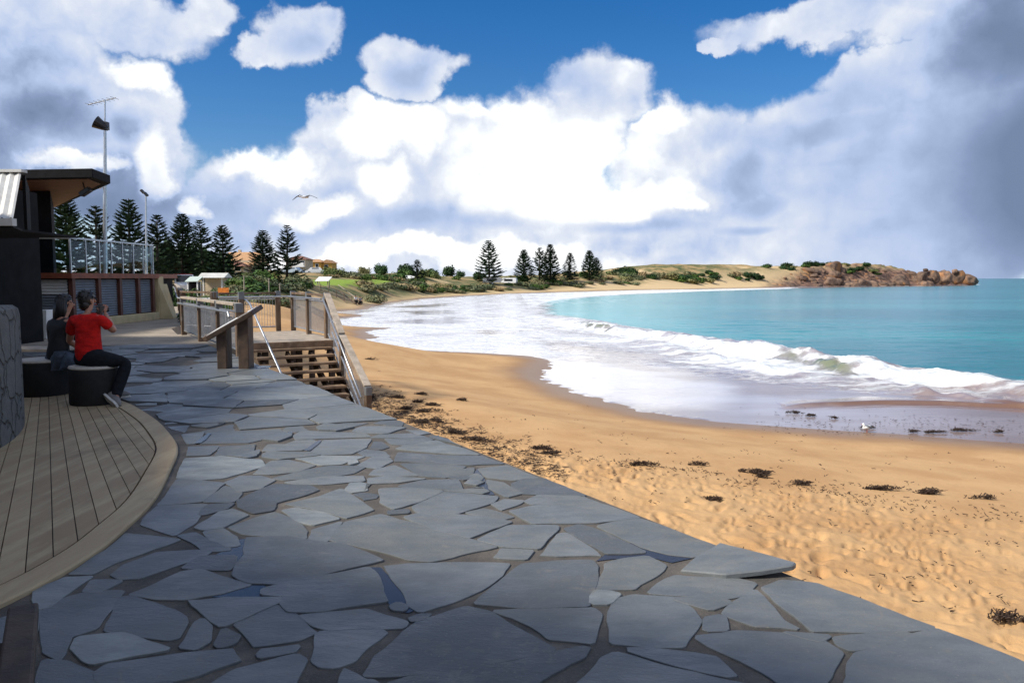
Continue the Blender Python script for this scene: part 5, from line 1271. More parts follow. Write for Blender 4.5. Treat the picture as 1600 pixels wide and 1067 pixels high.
# ------------------------------------------------------------------ trees
def ground_z(x, y): return float(height(np.array([x]), np.array([y]))[0])
def pine_parts(seed, H=10.0, wr=.30, gap=.62, droop=0, bare=0.0, skip=0.0):
    r = random.Random(seed); tr = MB(); cr = MB()
    tr.tube([(0, 0, -1.5), (r.uniform(-.05, .05), 0, H * .35), (r.uniform(-.05, .05), r.uniform(-.05, .05), H * .7), (0, 0, H)], [.2, .15, .085, .02], 8)
    z = H * (.07 + bare)
    while z < H * .985:
        t = (z - H * .05) / (H * .95); Rm = H * wr * .5 * (1 - t) ** .72 * (1.0 if t > .18 else .82 + t) + .12
        nb = 6 if t < .85 else 5; a0 = r.uniform(0, 6.3)
        for k in range(nb):
            if r.random() < skip: continue
            a = a0 + k * 2 * math.pi / nb + r.uniform(-.15, .15); L = Rm * r.uniform(.82, 1.12)
            d = Vector((math.cos(a), math.sin(a), 0)); s = Vector((-d.y, d.x, 0))
            pitch = .05 + .55 * t - droop * (1 - t)
            def pos(u): return Vector((0, 0, z)) + d * L * u + Vector((0, 0, L * (pitch * u + .20 * u * u - .10 * math.sin(u * 3.14))))
            pts = [pos(u) for u in (0, .35, .7, 1)]
            cr.tube(pts, [.045 * (1 - t) + .02, .035 * (1 - t) + .015, .025, .012], 4, False)
            nn = max(4, int(L / .105))
            for j in range(nn):
                u = .2 + .8 * (j + r.random() * .6) / nn; p = pos(min(u, 1.02)); ll = (.20 + .26 * L * (1 - abs(u - .55) * .9)) * r.uniform(.7, 1.15)
                ll = min(ll, .62)
                for sd in (-1, 1):
                    dr = (s * sd * r.uniform(.55, 1.0) + d * r.uniform(.5, .95) + Vector((0, 0, r.uniform(.05, .55)))).normalized()
                    w = .045 + .02 * r.random(); q = p + dr * ll; up = Vector((0, 0, w)); sw = dr.cross(Vector((0, 0, 1))).normalized() * w
                    cr.add([p - up, q - up * .4 + Vector((0, 0, .05)), q + up * .4 + Vector((0, 0, .05)), p + up], [(0, 1, 2, 3)])
                    cr.add([p - sw, q - sw * .4 + Vector((0, 0, .05)), q + sw * .4 + Vector((0, 0, .05)), p + sw], [(0, 1, 2, 3)])
        z += gap * (1 - .55 * t) * r.uniform(.85, 1.12)
    return tr, cr
PROTO = []
def proto(seed, **kw):
    tr, cr = pine_parts(seed, **kw); t = thing('pine_tree', (0, 0, 0), 'x', 'tree', None)
    tr.build('trunk', M['bark'], t, smooth=True); cr.build('crown', M['pine'], t); PROTO.append([t, False]); return len(PROTO) - 1
v0 = proto(1, wr=.40); v1 = proto(2, wr=.36, skip=.12); v2 = proto(3, wr=.50, gap=.8, droop=.12); v3 = proto(4, wr=.46, skip=.22, gap=.75); v4 = proto(5, wr=.44, gap=.55); v5 = proto(6, wr=.42, gap=.7, skip=.28, bare=.05); v6 = proto(7, wr=.38, gap=.5, droop=.08)
def place(pid, px, ytop, ybase, Y, label, group, rot, wid=1.0, half=None):
    t, used = PROTO[pid]
    o = t if not used else copy_tree(t); PROTO[pid][1] = True
    b = Q(px, ybase, Y); top = Q(px, ytop, Y); zb = ground_z(b.x, Y)
    h = top.z - zb; o.location = (b.x, Y, zb); o.rotation_euler = (random.uniform(-.03, .03), random.uniform(-.03, .03), rot)
    w = h / 10 * wid * (1.38 if Y < 130 else 1.55); o.scale = (w, w, h / 10); o['label'] = label; o['group'] = group
G1 = 'Norfolk pines behind the path and balcony'; G2 = 'Norfolk pines along the far beach'
place(v6, 110, 303, 440, 62, 'dark Norfolk pine under the club roof tip, leftmost of the row', G1, .3, 1.0)
place(v3, 155, 321, 440, 68, 'thin open Norfolk pine right behind the radio mast', G1, 1.3, .95)
place(v0, 205, 310, 440, 72, 'dense pointed Norfolk pine between the mast and the lamp post', G1, 2.0, .92)
place(v5, 247, 336, 440, 80, 'open spreading Norfolk pine just right of the lamp post', G1, 4.1, 1.0)
place(v4, 285, 334, 442, 84, 'broad dark Norfolk pine, tallest between the lamp post and the houses', G1, 5.0, 1.0)
place(v5, 318, 344, 440, 90, 'narrow Norfolk pine left of the one with clear tiers', G1, .9, 1.08)
place(v2, 350, 352, 440, 92, 'Norfolk pine with wide clear tiers beside the tan house roof', G1, 2.2, 1.0)
place(v0, 411, 359, 434, 112, 'full bushy Norfolk pine standing in front of the tan gabled house', G1, 3.3, 1.2)
place(v5, 448, 352, 444, 108, 'slim Norfolk pine with a bare lower trunk beside the brown roofed house', G1, .5, 1.0)
place(v3, 652, 405, 436, 185, 'small lone thin Norfolk pine on the scrubby dune', G2, 1.5, 1.1)
place(v2, 765, 376, 438, 222, 'tall lone Norfolk pine behind the caravans', G2, .2, .98)
place(v4, 818, 390, 437, 245, 'bushy Norfolk pine, first right of the tall lone one', G2, 1.0, 1.0)
place(v5, 843, 387, 437, 258, 'thin Norfolk pine close beside the darker taller pine', G2, 2.6, 1.0)
place(v6, 860, 382, 438, 252, 'dark tall Norfolk pine in the far group by the beach', G2, 3.7, 1.0)
place(v1, 890, 395, 436, 268, 'pale Norfolk pine alone between two far groups', G2, 4.4, 1.15)
place(v4, 921, 391, 437, 275, 'dark Norfolk pine with a small one at its right side', G2, 5.5, .95)
place(v0, 932, 402, 437, 285, 'small Norfolk pine touching the right side of a darker one', G2, .8, 1.2)

def leaf_ball(seed, n, rx, rz, size, lumps=7):
    r = random.Random(seed); mb = MB(); cs = []
    for k in range(lumps):
        a = r.uniform(0, 6.28); q = r.uniform(.15, .62); cs.append((Vector((math.cos(a) * q * rx, math.sin(a) * q * rx, rz * r.uniform(.25, .68))), r.uniform(.32, .55)))
    for i in range(n):
        c, s = r.choice(cs); d = Vector((r.gauss(0, 1), r.gauss(0, 1), r.gauss(0, 1))).normalized(); rad = r.uniform(.55, 1.05) if r.random() < .8 else r.uniform(.2, .6)
        p = c + Vector((d.x * rx * s * rad, d.y * rx * s * rad, d.z * rz * s * rad))
        if p.z < -.05: p.z = r.uniform(0, .2) * rz
        nr = (d + Vector((r.uniform(-.8, .8), r.uniform(-.8, .8), r.uniform(-.3, .9)))).normalized(); t = nr.orthogonal().normalized(); t = Quaternion(nr, r.uniform(0, 6.28)) @ t; b = nr.cross(t)
        w = size * r.uniform(.5, 1.2); h = w * r.uniform(.9, 1.8)
        mb.add([p - t * w * .5, p + b * h * .5 - t * w * .1, p + t * w * .5, p - b * h * .5 + t * w * .1], [(0, 1, 2, 3)])
    return mb
# shrubs: a handful of kinds, copied
SHR = {}
def shrub_proto(key, seed, mat, n, rx, rz, size, lumps):
    t = thing('coastal_shrub', (0, 0, 0), 'x', 'shrub', 'x'); mb = leaf_ball(seed, n, rx, rz, size, lumps); mb.build('foliage', M[mat], t)
    st_ = MB(); rr = random.Random(seed)
    for k in range(5):
        a = k * 1.26 + rr.random(); st_.tube([(0, 0, -.3), (math.cos(a) * rx * .2, math.sin(a) * rx * .2, rz * .3), (math.cos(a) * rx * .45, math.sin(a) * rx * .45, rz * .6)], [.05, .035, .015], 5)
    st_.build('stem', M['bark'], t); SHR[key] = [t, False]
shrub_proto('g1', 11, 'scrub', 1100, 1.0, .95, .15, 9); shrub_proto('g2', 12, 'scrub', 1000, 1.0, .8, .17, 7); shrub_proto('s1', 13, 'scrubgrey', 1000, 1.0, .75, .14, 9); shrub_proto('s2', 14, 'scrubgrey', 900, 1.0, .6, .16, 8)
shrub_proto('d1', 15, 'scrubdark', 1100, 1.0, 1.15, .16, 8); shrub_proto('d2', 16, 'scrubdark', 1000, 1.0, .9, .18, 9)
def shrub(key, x, y, sc, label, group, zs=1.0, z=None):
    t, used = SHR[key]; o = t if not used else copy_tree(t); SHR[key][1] = True
    o.location = (x, y, (ground_z(x, y) if z is None else z) - .06 * sc); o.rotation_euler = (0, 0, random.uniform(0, 6.28)); o.scale = (sc, sc, sc * zs); o['label'] = label; o['group'] = group
    o.name = 'coastal_shrub'
# foreground of the dune: by pixel row and distance
def belt(n, x0, x1, Ya, Yb, keys, s0, s1, label, group, zs=1.0, wmin=10, vegmin=.35):
    k = 0; tries = 0
    while k < n and tries < 2500:
        tries += 1
        px = random.uniform(x0, x1); f = (px - x0) / (x1 - x0); Y = (Ya[0] + (Yb[0] - Ya[0]) * f) + random.random() * ((Ya[1] + (Yb[1] - Ya[1]) * f) - (Ya[0] + (Yb[0] - Ya[0]) * f))
        x = (px - 800) / F * Y
        z, sd, veg, lawn, wet, hd = height(np.array([x]), np.array([Y]), False, True)
        if sd[0] < wmin or lawn[0] > .1 or veg[0] < vegmin: continue
        if any((x - a) ** 2 + (Y - b) ** 2 < c * c for a, b, c in CLEAR): continue
        key = random.choice(keys); shrub(key, x, Y, random.uniform(s0, s1), label[key[0]] if isinstance(label, dict) else label, group, zs * random.uniform(.8, 1.15), z[0]); k += 1
CLEAR = []
for px, Y, c in ((288, 76, 3), (302, 77, 3), (336, 79, 4), (505, 118, 3), (640, 190, 4), (770, 218, 5), (796, 222, 4), (383, 150, 9), (468, 165, 8), (503, 175, 8), (495, 160, 5), (458, 155, 4)): q = Q(px, 440, Y); CLEAR.append((q.x, Y, c))
# separately placed bushes near the path
for px, Y, key, sc, lab in ((268, 43, 'd1', 1.0, 'dark green bush at the bend of the path beside the club'), (289, 62, 'g1', 1.3, 'green bush in front of the white van'), (262, 50, 'g1', 1.2, 'green bush behind the dark one at the path bend'), (292, 27.2, 'd1', .62, 'dark leafy bush spilling through the path fence at its bend'),
                            (322, 29.5, 'd2', 1.0, 'dark bush behind the fence bars left of the sign'), (345, 28.5, 'd1', .8, 'dark bush behind the fence just left of the sign top'), (318, 36, 'g1', 1.1, 'bright green bush above the fence top left of the sign'), (335, 40, 'g2', 1.2, 'light green bush above the sloping fence rail'), (365, 52, 's1', 1.1, 'olive bush behind the fence above the sign')):
    x = (px - 800) / F * Y; z = ground_z(x, Y); shrub(key, x, Y, sc, lab, 'bushes beside the path', 1.0, max(z, -.6))
q = Q(586, 463, 119); shrub('s1', q.x, 119, 1.9, 'round grey green bush on the sand beside the two seated beachgoers', 'bushes beside the path', .9)
belt(14, 335, 478, (56, 72), (62, 78), ['g1', 'g2', 's1'], 1.1, 1.9, {'g': 'low green bush between the fence and the slope', 's': 'low olive bush between the fence and the slope'}, 'low bushes beyond the fence', .75, 5, .0)
belt(30, 366, 478, (72, 104), (92, 114), ['g1', 'g2', 'g1', 's1'], 1.3, 2.4, {'g': 'bright green coastal bush on the slope below the houses', 's': 'grey olive bush among the green ones below the houses'}, 'green bushes on the slope below the houses', .8, 6, .0)
belt(14, 250, 350, (104, 128), (115, 140), ['d1', 'd2'], 2.2, 3.6, 'dark green bushy thicket at the foot of the left row of pines', 'dark thicket under the pines', 1.25, 6, .0)
belt(28, 515, 660, (130, 158), (172, 205), ['g2', 's1', 's2', 'g1'], 1.4, 2.8, {'g': 'green bush on the dry grass dune above the lawn', 's': 'grey bush on the dry grass dune above the lawn'}, 'bushes on the dune above the lawn', .75, 6, .0)
belt(68, 565, 850, (117, 142), (222, 248), ['s1', 's2', 's1', 'g2', 'g1'], 1.5, 3.0, {'s': 'grey green saltbush along the top of the far beach', 'g': 'dull green bush among saltbush along the top of the far beach'}, 'saltbush along the top of the beach', .7, 6, .0)
belt(26, 560, 960, (165, 205), (285, 330), ['d1', 'g1', 'd2', 'g2'], 1.5, 3.0, {'d': 'dark green rounded bush on the low skyline left of the headland', 'g': 'green rounded bush on the low skyline left of the headland'}, 'bushes along the low skyline', 1.0, 12, .0)
belt(32, 800, 1010, (218, 245), (290, 325), ['s2', 's1', 'g2'], 1.9, 3.4, {'s': 'dry olive bush on the dune foot below the far pines', 'g': 'green bush on the dune foot below the far pines'}, 'bushes on the dune foot', .6, 8, .0)
belt(24, 1050, 1215, (322, 340), (354, 378), ['g1', 'g2', 'd2', 's1'], 1.8, 3.8, {'s': 'grey bush low on the dune just left of the headland rocks', 'g': 'green bush low on the dune just left of the headland rocks', 'd': 'dark bush low on the dune just left of the headland rocks'}, 'bushes beside the headland rocks', .7, 11, .0)
belt(40, 960, 1225, (298, 322), (356, 376), ['g1', 'g2', 'd2', 'd1', 's1'], 2.0, 4.6, {'s': 'grey bush scattered on the pale headland dune', 'g': 'green bush scattered on the pale headland dune', 'd': 'dark green bush scattered on the pale headland dune'}, 'bushes on the headland dune', .7, 11, .0)
belt(26, 1185, 1400, (384, 402), (416, 430), ['d2', 'd1', 'g2'], 2.2, 4.2, {'d': 'dark low bush along the rocky headland crest', 'g': 'green low bush along the rocky headland crest'}, 'bushes along the headland crest', .6, 12, .0)

# ------------------------------------------------------------------ headland boulders
def boulder_mesh(seed):
    bm = bmesh.new(); bmesh.ops.create_icosphere(bm, subdivisions=4, radius=1.0)
    co = np.array([v.co[:] for v in bm.verts]); r = np.random.default_rng(seed)
    d = 1 + .22 * fbm(co[:, 0] * 1.3 + seed, co[:, 1] * 1.3 + co[:, 2], 3, seed) * 2 + .10 * fbm(co[:, 0] * 4 + co[:, 2] * 2, co[:, 1] * 4, 3, seed + 3) * 2
    for k in range(7):                                 # flat facets and joints in granite
        nrm = r.normal(size=3); nrm /= np.linalg.norm(nrm); c = r.uniform(.72, .95); pr_ = co @ nrm
        d = np.where(pr_ * d > c, c / np.maximum(pr_, 1e-3) * .85 + d * .15, d)
    for v, k in zip(bm.verts, d): v.co *= float(k)
    me = bpy.data.meshes.new('boulder'); bm.to_mesh(me); bm.free(); me.polygons.foreach_set('use_smooth', [True] * len(me.polygons)); me.materials.append(M['granite']); return me
def granite():
    m, g, b = new_mat('granite'); tc = g.new('ShaderNodeTexCoord'); geo = g.new('ShaderNodeNewGeometry'); p = geo.outputs['Position']; oi = g.new('ShaderNodeObjectInfo')
    c = g.mix(g.mapr(g.noise(p, .35, 7, .7), .35, .65), (.07, .042, .030), (.23, .145, .095))
    c = g.mix(g.mapr(g.noise(p, .18, 4, .6), .53, .66, 0, .7), c, (.40, .18, .06))
    mp = g.new('ShaderNodeMapping'); g.l.new(p, mp.inputs[0]); mp.inputs['Scale'].default_value = (1, 1, .25)
    c = g.mix(g.mapr(g.noise(mp.outputs[0], 1.2, 6, .7), .56, .7, 0, .7), c, (.05, .03, .024))
    hs = g.new('ShaderNodeHueSaturation'); g.l.new(c, hs.inputs['Color']); g.l.new(g.mapr(oi.outputs['Random'], 0, 1, .75, 1.25, False), hs.inputs['Value'])
    g.l.new(hs.outputs[0], b.inputs['Base Color']); b.inputs['Roughness'].default_value = .85
    bp = g.new('ShaderNodeBump'); bp.inputs['Strength'].default_value = .8; bp.inputs['Distance'].default_value = .3
    g.l.new(g.noise(p, 1.4, 8, .7), bp.inputs['Height']); g.l.new(bp.outputs[0], b.inputs['Normal']); return m
M['granite'] = granite()
BM_ = [boulder_mesh(s) for s in (1, 2, 3, 4, 5)]
def boulder(px, py, Y, rw, rh, lab, grp, k=None, dz=0, depth=None):
    q = Q(px, py, Y); o = bpy.data.objects.new('boulder', BM_[k if k is not None else random.randrange(5)]); C.objects.link(o)
    o.location = (q.x, Y, q.z + dz); o.scale = (rw, depth or (rw + rh) / 2 * 1.1, rh); o.rotation_euler = (random.uniform(-.2, .2), random.uniform(-.2, .2), random.uniform(0, 6.28) if rw < 3 else random.uniform(-.3, .3))
    tag(o, lab, 'boulder', grp)
px2m = lambda Y: Y / F
for px, py, Y, w, h, lab in ((1512, 437, 462, 16, 9.5, 'dark domed boulder at the very tip of the headland'), (1497, 433, 450, 7.5, 12, 'tall upright boulder next to the tip of the headland'), (1492, 424, 448, 3.6, 4, 'small knob of rock balanced on the upright boulder'), (1475, 433, 440, 11, 12, 'big rounded brown boulder, second from the upright one'),
                             (1456, 434, 432, 10, 12.5, 'big rounded brown boulder left of the second rounded one'), (1440, 434, 425, 8, 10, 'stacked brown boulder at the start of the tall rounded group'), (1446, 422, 430, 4, 3, 'small pointed rock on the headland skyline'), (1450, 443, 424, 9, 5, 'low wide boulder under the rounded group at the waterline')):
    boulder(px, py, Y, w * px2m(Y), h * px2m(Y), lab, 'large boulders at the headland tip')
GB = 'brown granite boulders along the headland'
k = 0
while k < 64:
    px = random.uniform(1225, 1445); f = (px - 1225) / 220; Y = 352 + f * 62 + random.random() ** 1.3 * 34; x = (px - 800) / F * Y
    z, sd, veg, lawn, wet, hd = height(np.array([x]), np.array([Y]), False, True)
    if sd[0] < 0.5 or hd[0] < .3 or veg[0] > .6: continue
    s = random.choice((.8, 1.1, 1.5, 2.2, 3.2)) * random.uniform(.8, 1.2) * (0.7 + .7 * f); o = bpy.data.objects.new('boulder', random.choice(BM_)); C.objects.link(o)
    o.location = (x, Y, z[0] - s * .22); o.scale = (s * random.uniform(1, 1.9), s * random.uniform(.8, 1.4), s * random.uniform(.5, .95)); o.rotation_euler = (random.uniform(-.4, .4), random.uniform(-.4, .4), random.uniform(0, 6.28))
    tag(o, 'brown granite boulder on the face of the rocky headland' if sd[0] > 7 else 'brown granite boulder at the foot of the headland by the water', 'boulder', GB); k += 1

# ------------------------------------------------------------------ houses, shelters, vehicles
def gable(mb, c, w, d, z0, z1, ov=.5, axis='x'):
    """gabled roof: ridge along axis"""
    x, y = c; hw, hd_ = w / 2 + ov, d / 2 + ov
    if axis == 'x': vs = [(x - hw, y - hd_, z0), (x + hw, y - hd_, z0), (x + hw, y + hd_, z0), (x - hw, y + hd_, z0), (x - hw, y, z1), (x + hw, y, z1)]; fs = [(0, 1, 5, 4), (2, 3, 4, 5), (0, 4, 3), (1, 2, 5), (0, 3, 2, 1)]
    else: vs = [(x - hw, y - hd_, z0), (x + hw, y - hd_, z0), (x + hw, y + hd_, z0), (x - hw, y + hd_, z0), (x, y - hd_, z1), (x, y + hd_, z1)]; fs = [(0, 4, 5, 3), (1, 2, 5, 4), (0, 1, 4), (2, 3, 5), (0, 3, 2, 1)]
    return mb.add(vs, fs)
def hip(mb, c, w, d, z0, z1, ov=.5):
    x, y = c; hw, hd_ = w / 2 + ov, d / 2 + ov; k = max(hw - hd_, hw * .25)
    return mb.add([(x - hw, y - hd_, z0), (x + hw, y - hd_, z0), (x + hw, y + hd_, z0), (x - hw, y + hd_, z0), (x - k, y, z1), (x + k, y, z1)], [(0, 1, 5, 4), (2, 3, 4, 5), (0, 4, 3), (1, 2, 5), (0, 3, 2, 1)])
def windows(parent, lst, y):
    for (x, z, w, h) in lst:
        mb = MB(); mb.box((x, y - .03, z), (w + .16, .06, h + .16)); f = mb.build('window', M['white'], parent); mb = MB(); mb.box((x, y - .075, z), (w, .03, h)); mb.build('pane', M['darkglass'], f)
Y = 150; a, b = Q(367, 418, Y), Q(401, 418, Y); zt = Q(0, 394, Y).z; ze = Q(0, 410, Y).z; cx = (a.x + b.x) / 2
h1 = thing('house', (cx, Y, ground_z(cx, Y)), 'large house with a tan gabled roof rising between the pines', 'house')
mb = MB(); mb.box((cx, Y, ze - 2.4), (4.6, 7, 5.4)); mb.build('wall', M['housecream'], h1)
mb = MB(); gable(mb, (cx + .1, Y), 5.0, 7, ze - .5, zt, .7, 'x'); r_ = mb.build('roof', M['tan'], h1)
mb = MB(); mb.box((cx - 1.2, Y + .5, zt + .0), (.5, .5, .9)); mb.build('chimney', M['housecream'], r_)
mb = MB(); hip(mb, (cx - .3, Y - 5.2), 4.4, 3.2, Q(0, 417, Y).z, Q(0, 408.5, Y).z, .4); mb.build('lower_roof', M['browntile'], h1)
mb = MB(); mb.box((cx - .3, Y - 5.0, Q(0, 417, Y).z - 1.5), (4.2, 2.9, 3.0)); mb.build('lower_wall', M['housecream'], h1)
windows(h1, [(cx - 1.3, Q(0, 420, Y).z, 1.0, .9), (cx + .7, Q(0, 420, Y).z, 1.0, .9)], Y - 6.46)
Y = 165; cx = Q(468, 410, Y).x; ze = Q(0, 406, Y).z; zt = Q(0, 400, Y).z
h2 = thing('house', (cx, Y, ground_z(cx, Y)), 'two storey house with brown hip roof and a balcony behind the slim pine', 'house')
mb = MB(); mb.box((cx, Y, ze - 2.3), (4.0, 6, 4.6)); mb.build('wall', M['housecream'], h2)
mb = MB(); hip(mb, (cx, Y), 4.0, 6, ze, zt, .45); mb.build('roof', M['browntile'], h2)
mb = MB(); mb.box((cx + .7, Y - 3.6, ze - 1.45), (2.4, 1.2, .18)); mb.box((cx + .7, Y - 4.15, ze - 1.0), (2.4, .06, .7)); mb.build('balcony', M['white'], h2)
windows(h2, [(cx + .2, ze - .75, .9, .9), (cx + 1.35, ze - .75, .8, .9), (cx + .8, ze - 2.4, 1.5, .9), (cx - 1.2, ze - .8, .7, .8)], Y - 3)
Y = 175; cx = Q(495, 412, Y).x; ze = Q(0, 410, Y).z; zt = Q(0, 405, Y).z
h3 = thing('house', (cx + .5, Y, ground_z(cx, Y)), 'low ochre house with brown roof at the right end of the houses', 'house')
mb = MB(); mb.box((cx, Y, ze - 1.9), (3.2, 6, 3.8)); mb.box((cx + 2.6, Y + .5, ze - 2.0), (2.2, 5, 3.6)); mb.build('wall', M['ochre'], h3)
mb = MB(); hip(mb, (cx, Y), 3.2, 6, ze, zt, .4); gable(mb, (cx + 2.6, Y + .5), 2.2, 5, ze - .2, zt - .1, .35, 'y'); mb.build('roof', M['tan'], h3)
windows(h3, [(cx - .7, ze - .9, .9, .9)], Y - 3); windows(h3, [(cx + .75, ze - .9, .55, 1.0)], Y - 3); windows(h3, [(cx + 2.5, ze - 1.0, .7, .8)], Y - 2)
def shelter(name, px0, px1, yr, ye, yb, Y, label, mat, ax, wall=None, post='white'):
    a, b = Q(px0, ye, Y), Q(px1, ye, Y); cx = (a.x + b.x) / 2; w = b.x - a.x; z1 = Q(0, yr, Y).z; z0 = Q(0, ye, Y).z; zb = min(Q(0, yb, Y).z, ground_z(cx, Y)) - .3
    t = thing(name, (cx, Y, zb), label, 'shelter', None); mb = MB(); d = w * .75
    if ax == 'skillion':
        mb.add([(cx - w / 2, Y - d / 2, z0), (cx + w * .42, Y - d / 2, z0 + .03), (cx + w / 2, Y + d / 2, z1), (cx - w * .40, Y + d / 2, z1), (cx - w / 2, Y - d / 2, z0 - .07), (cx + w * .42, Y - d / 2, z0 - .04), (cx + w / 2, Y + d / 2, z1 - .07), (cx - w * .40, Y + d / 2, z1 - .07)],
               [(0, 1, 2, 3), (4, 5, 6, 7), (0, 1, 5, 4), (1, 2, 6, 5), (2, 3, 7, 6), (3, 0, 4, 7)])
    else: gable(mb, (cx, Y), w * .86, d, z0, z1, w * .07, ax)
    mb.build('roof', M[mat], t)
    for sx in (-.34, .34):
        for sy in (-.34, .34): mb = MB(); mb.box((cx + sx * w, Y + sy * d, (zb + z0) / 2), (.12, .12, z0 - zb)); mb.build('post', M[post], t)
    if wall: mb = MB(); mb.box((cx, Y + d * .1, (zb + z0) / 2 - .02), (w * .66, d * .5, z0 - zb - .05)); mb.build('wall', M[wall], t)
    return t
shelter('kiosk', 315, 357, 426.5, 434, 446, 79, 'small pale kiosk with a white gabled roof at the end of the path', 'roofwhite', 'x', 'housecream')
shelter('picnic_shelter', 292, 314, 432, 439.5, 447, 77, 'pale green roofed shelter between the van and the white roofed kiosk', 'seagreen', 'skillion', 'black')
shelter('picnic_shelter', 494, 517, 432.5, 439, 448, 118, 'white roofed picnic shelter on posts at the edge of the lawn', 'white', 'skillion', None, 'timber_pale')
shelter('beach_hut', 631, 648, 430.5, 436, 441, 188, 'little white roofed hut below the small lone pine', 'white', 'skillion', 'housecream')
def vehicle(name, px, py, Y, L, W, H, rz, mat, label, kind='car', stripe=None, cat='car'):
    q = Q(px, py, Y); gz = ground_z(q.x, Y); t = thing(name, (0, 0, 0), label, cat)
    if kind == 'car': prof = [(-.5, .25), (-.49, .55), (-.36, .62), (-.22, .98), (.18, 1.0), (.34, .66), (.48, .58), (.5, .25)]
    elif kind == 'van': prof = [(-.5, .18), (-.5, .95), (-.47, 1.0), (.28, 1.0), (.40, .62), (.49, .52), (.5, .18)]
    else: prof = [(-.5, .25), (-.48, .85), (-.42, 1.0), (.40, 1.0), (.48, .9), (.5, .5), (.46, .22)]
    n = len(prof); mb = MB(); mb.add([(x * L, sy * W / 2 * (.94 if z > .7 else 1), z * H) for sy in (-1, 1) for x, z in prof], [tuple(range(n)), tuple(range(n, 2 * n))] + [(i, (i + 1) % n, n + (i + 1) % n, n + i) for i in range(n)])
    bo_ = mb.build('body', mat, t, bevel=.05)
    for sy in (-1, 1):
        mb = MB(); zs = {'car': ((-.20, .68), (.20, .68), (.12, .93), (-.16, .93)), 'van': ((-.1, .58), (.34, .58), (.27, .90), (-.1, .90)), 'caravan': ((-.3, .5), (.25, .5), (.25, .82), (-.3, .82))}[kind]
        mb.add([(x * L, sy * (W / 2 * (.97 if kind == 'car' else 1.0) + .006), z * H) for x, z in zs], [(0, 1, 2, 3)]); mb.build('side_window', M['darkglass'], t)
    if kind != 'caravan':
        mb = MB(); x0, z0, x1, z1 = ((.21, .96, .335, .69) if kind == 'car' else (.295, .96, .395, .65)); mb.add([(x0 * L + .02, -W * .4, z0 * H), (x0 * L + .02, W * .4, z0 * H), (x1 * L + .02, W * .42, z1 * H), (x1 * L + .02, -W * .42, z1 * H)], [(0, 1, 2, 3)]); mb.build('windscreen', M['darkglass'], t)
        for sy in (-.36, .36): mb = MB(); mb.box((L * .495, sy * W, H * .42), (.05, .3, .14)); mb.build('headlight', M['white'], t)
    for x in ((-.3, .3) if kind != 'caravan' else (0,)):
        for sy in (-1, 1):
            mb = MB(); mb.tube([(x * L, sy * (W / 2 - .18), .31), (x * L, sy * (W / 2 + .02), .31)], .31, 18); w = mb.build('wheel', M['rubber'], t); mb = MB(); mb.tube([(x * L, sy * (W / 2 + .0), .31), (x * L, sy * (W / 2 + .03), .31)], .18, 14); mb.build('rim', M['steel'], w)
    if stripe: mb = MB(); mb.box((-.1 * L, 0, H * 1.0 + .03), (L * .72, W * .86, .06)); mb.build('roof_panel', M[stripe], t, bevel=.02)
    t.location = (q.x, Y, gz - .02); t.rotation_euler = (0, 0, rz); return t
van = vehicle('van', 285, 446, 82, 4.6, 1.9, 2.1, R(-60), M['whitecar'], 'white van with red roof panel parked at the end of the path', 'van', 'red', 'van')
vehicle('parked_car', 494, 421, 160, 4.3, 1.75, 1.45, R(8), M['whitecar'], 'white car parked in front of the ochre house')
vehicle('parked_car', 458, 421, 155, 4.2, 1.75, 1.4, R(170), M['bluecar'], 'pale blue car parked below the balcony house')
vehicle('caravan', 769, 438, 222, 5.2, 2.0, 1.9, R(4), M['white'], 'long white caravan below the tall lone pine', 'caravan', None, 'caravan')
vehicle('caravan', 796, 438, 230, 4.4, 2.0, 1.9, R(-12), M['whitecar'], 'shorter white caravan, right of the long one', 'caravan', None, 'caravan')
q = Q(349, 454, 50); t = thing('notice_board', (q.x, 50, -.8), 'orange board standing among the bushes above the sign', 'board'); mb = MB(); mb.box((q.x, 50, q.z), (.68, .05, .34)); mb.build('panel', M['orange'], t)
for dx in (-.28, .28): mb = MB(); mb.box((q.x + dx, 50.05, q.z - .55), (.07, .05, 1.5)); mb.build('post', M['timber'], t)
for px, yt, Y, lab in ((381, 432, 62, 'slim pale pole among bushes right of the kiosk'), (420, 436, 66, 'slim pale pole in the bushes below the bushy pine'), (437, 444, 68, 'short pale pole near the slim pine trunk')):
    q = Q(px, yt, Y); gz = ground_z(q.x, Y); mb = MB(); mb.tube([(q.x, Y, gz - .3), (q.x, Y, q.z)], [.05, .04], 8); mb.box((q.x, Y, q.z + .02), (.12, .12, .05)); tag(mb.build('marker_pole', M['timber_pale'], smooth='auto'), lab, 'pole')
# low wire fence at the lawn
lf = thing('lawn_fence', (Q(520, 448, 108).x, 108, 0), 'low wire fence with thin posts in front of the bright green lawn', 'fence'); pp = []
for px in range(466, 562, 12):
    x = (px - 800) / F * 108; gz = ground_z(x, 108); mb = MB(); mb.box((x, 108, gz + .45), (.07, .07, 1.1)); mb.build('post', M['timber'], lf); pp.append(Vector((x, 108, gz + .9)))
mb = MB(); mb.tube(pp, .012, 5); mb.tube([p - Vector((0, 0, .4)) for p in pp], .012, 5); mb.build('wire', M['steel'], lf)
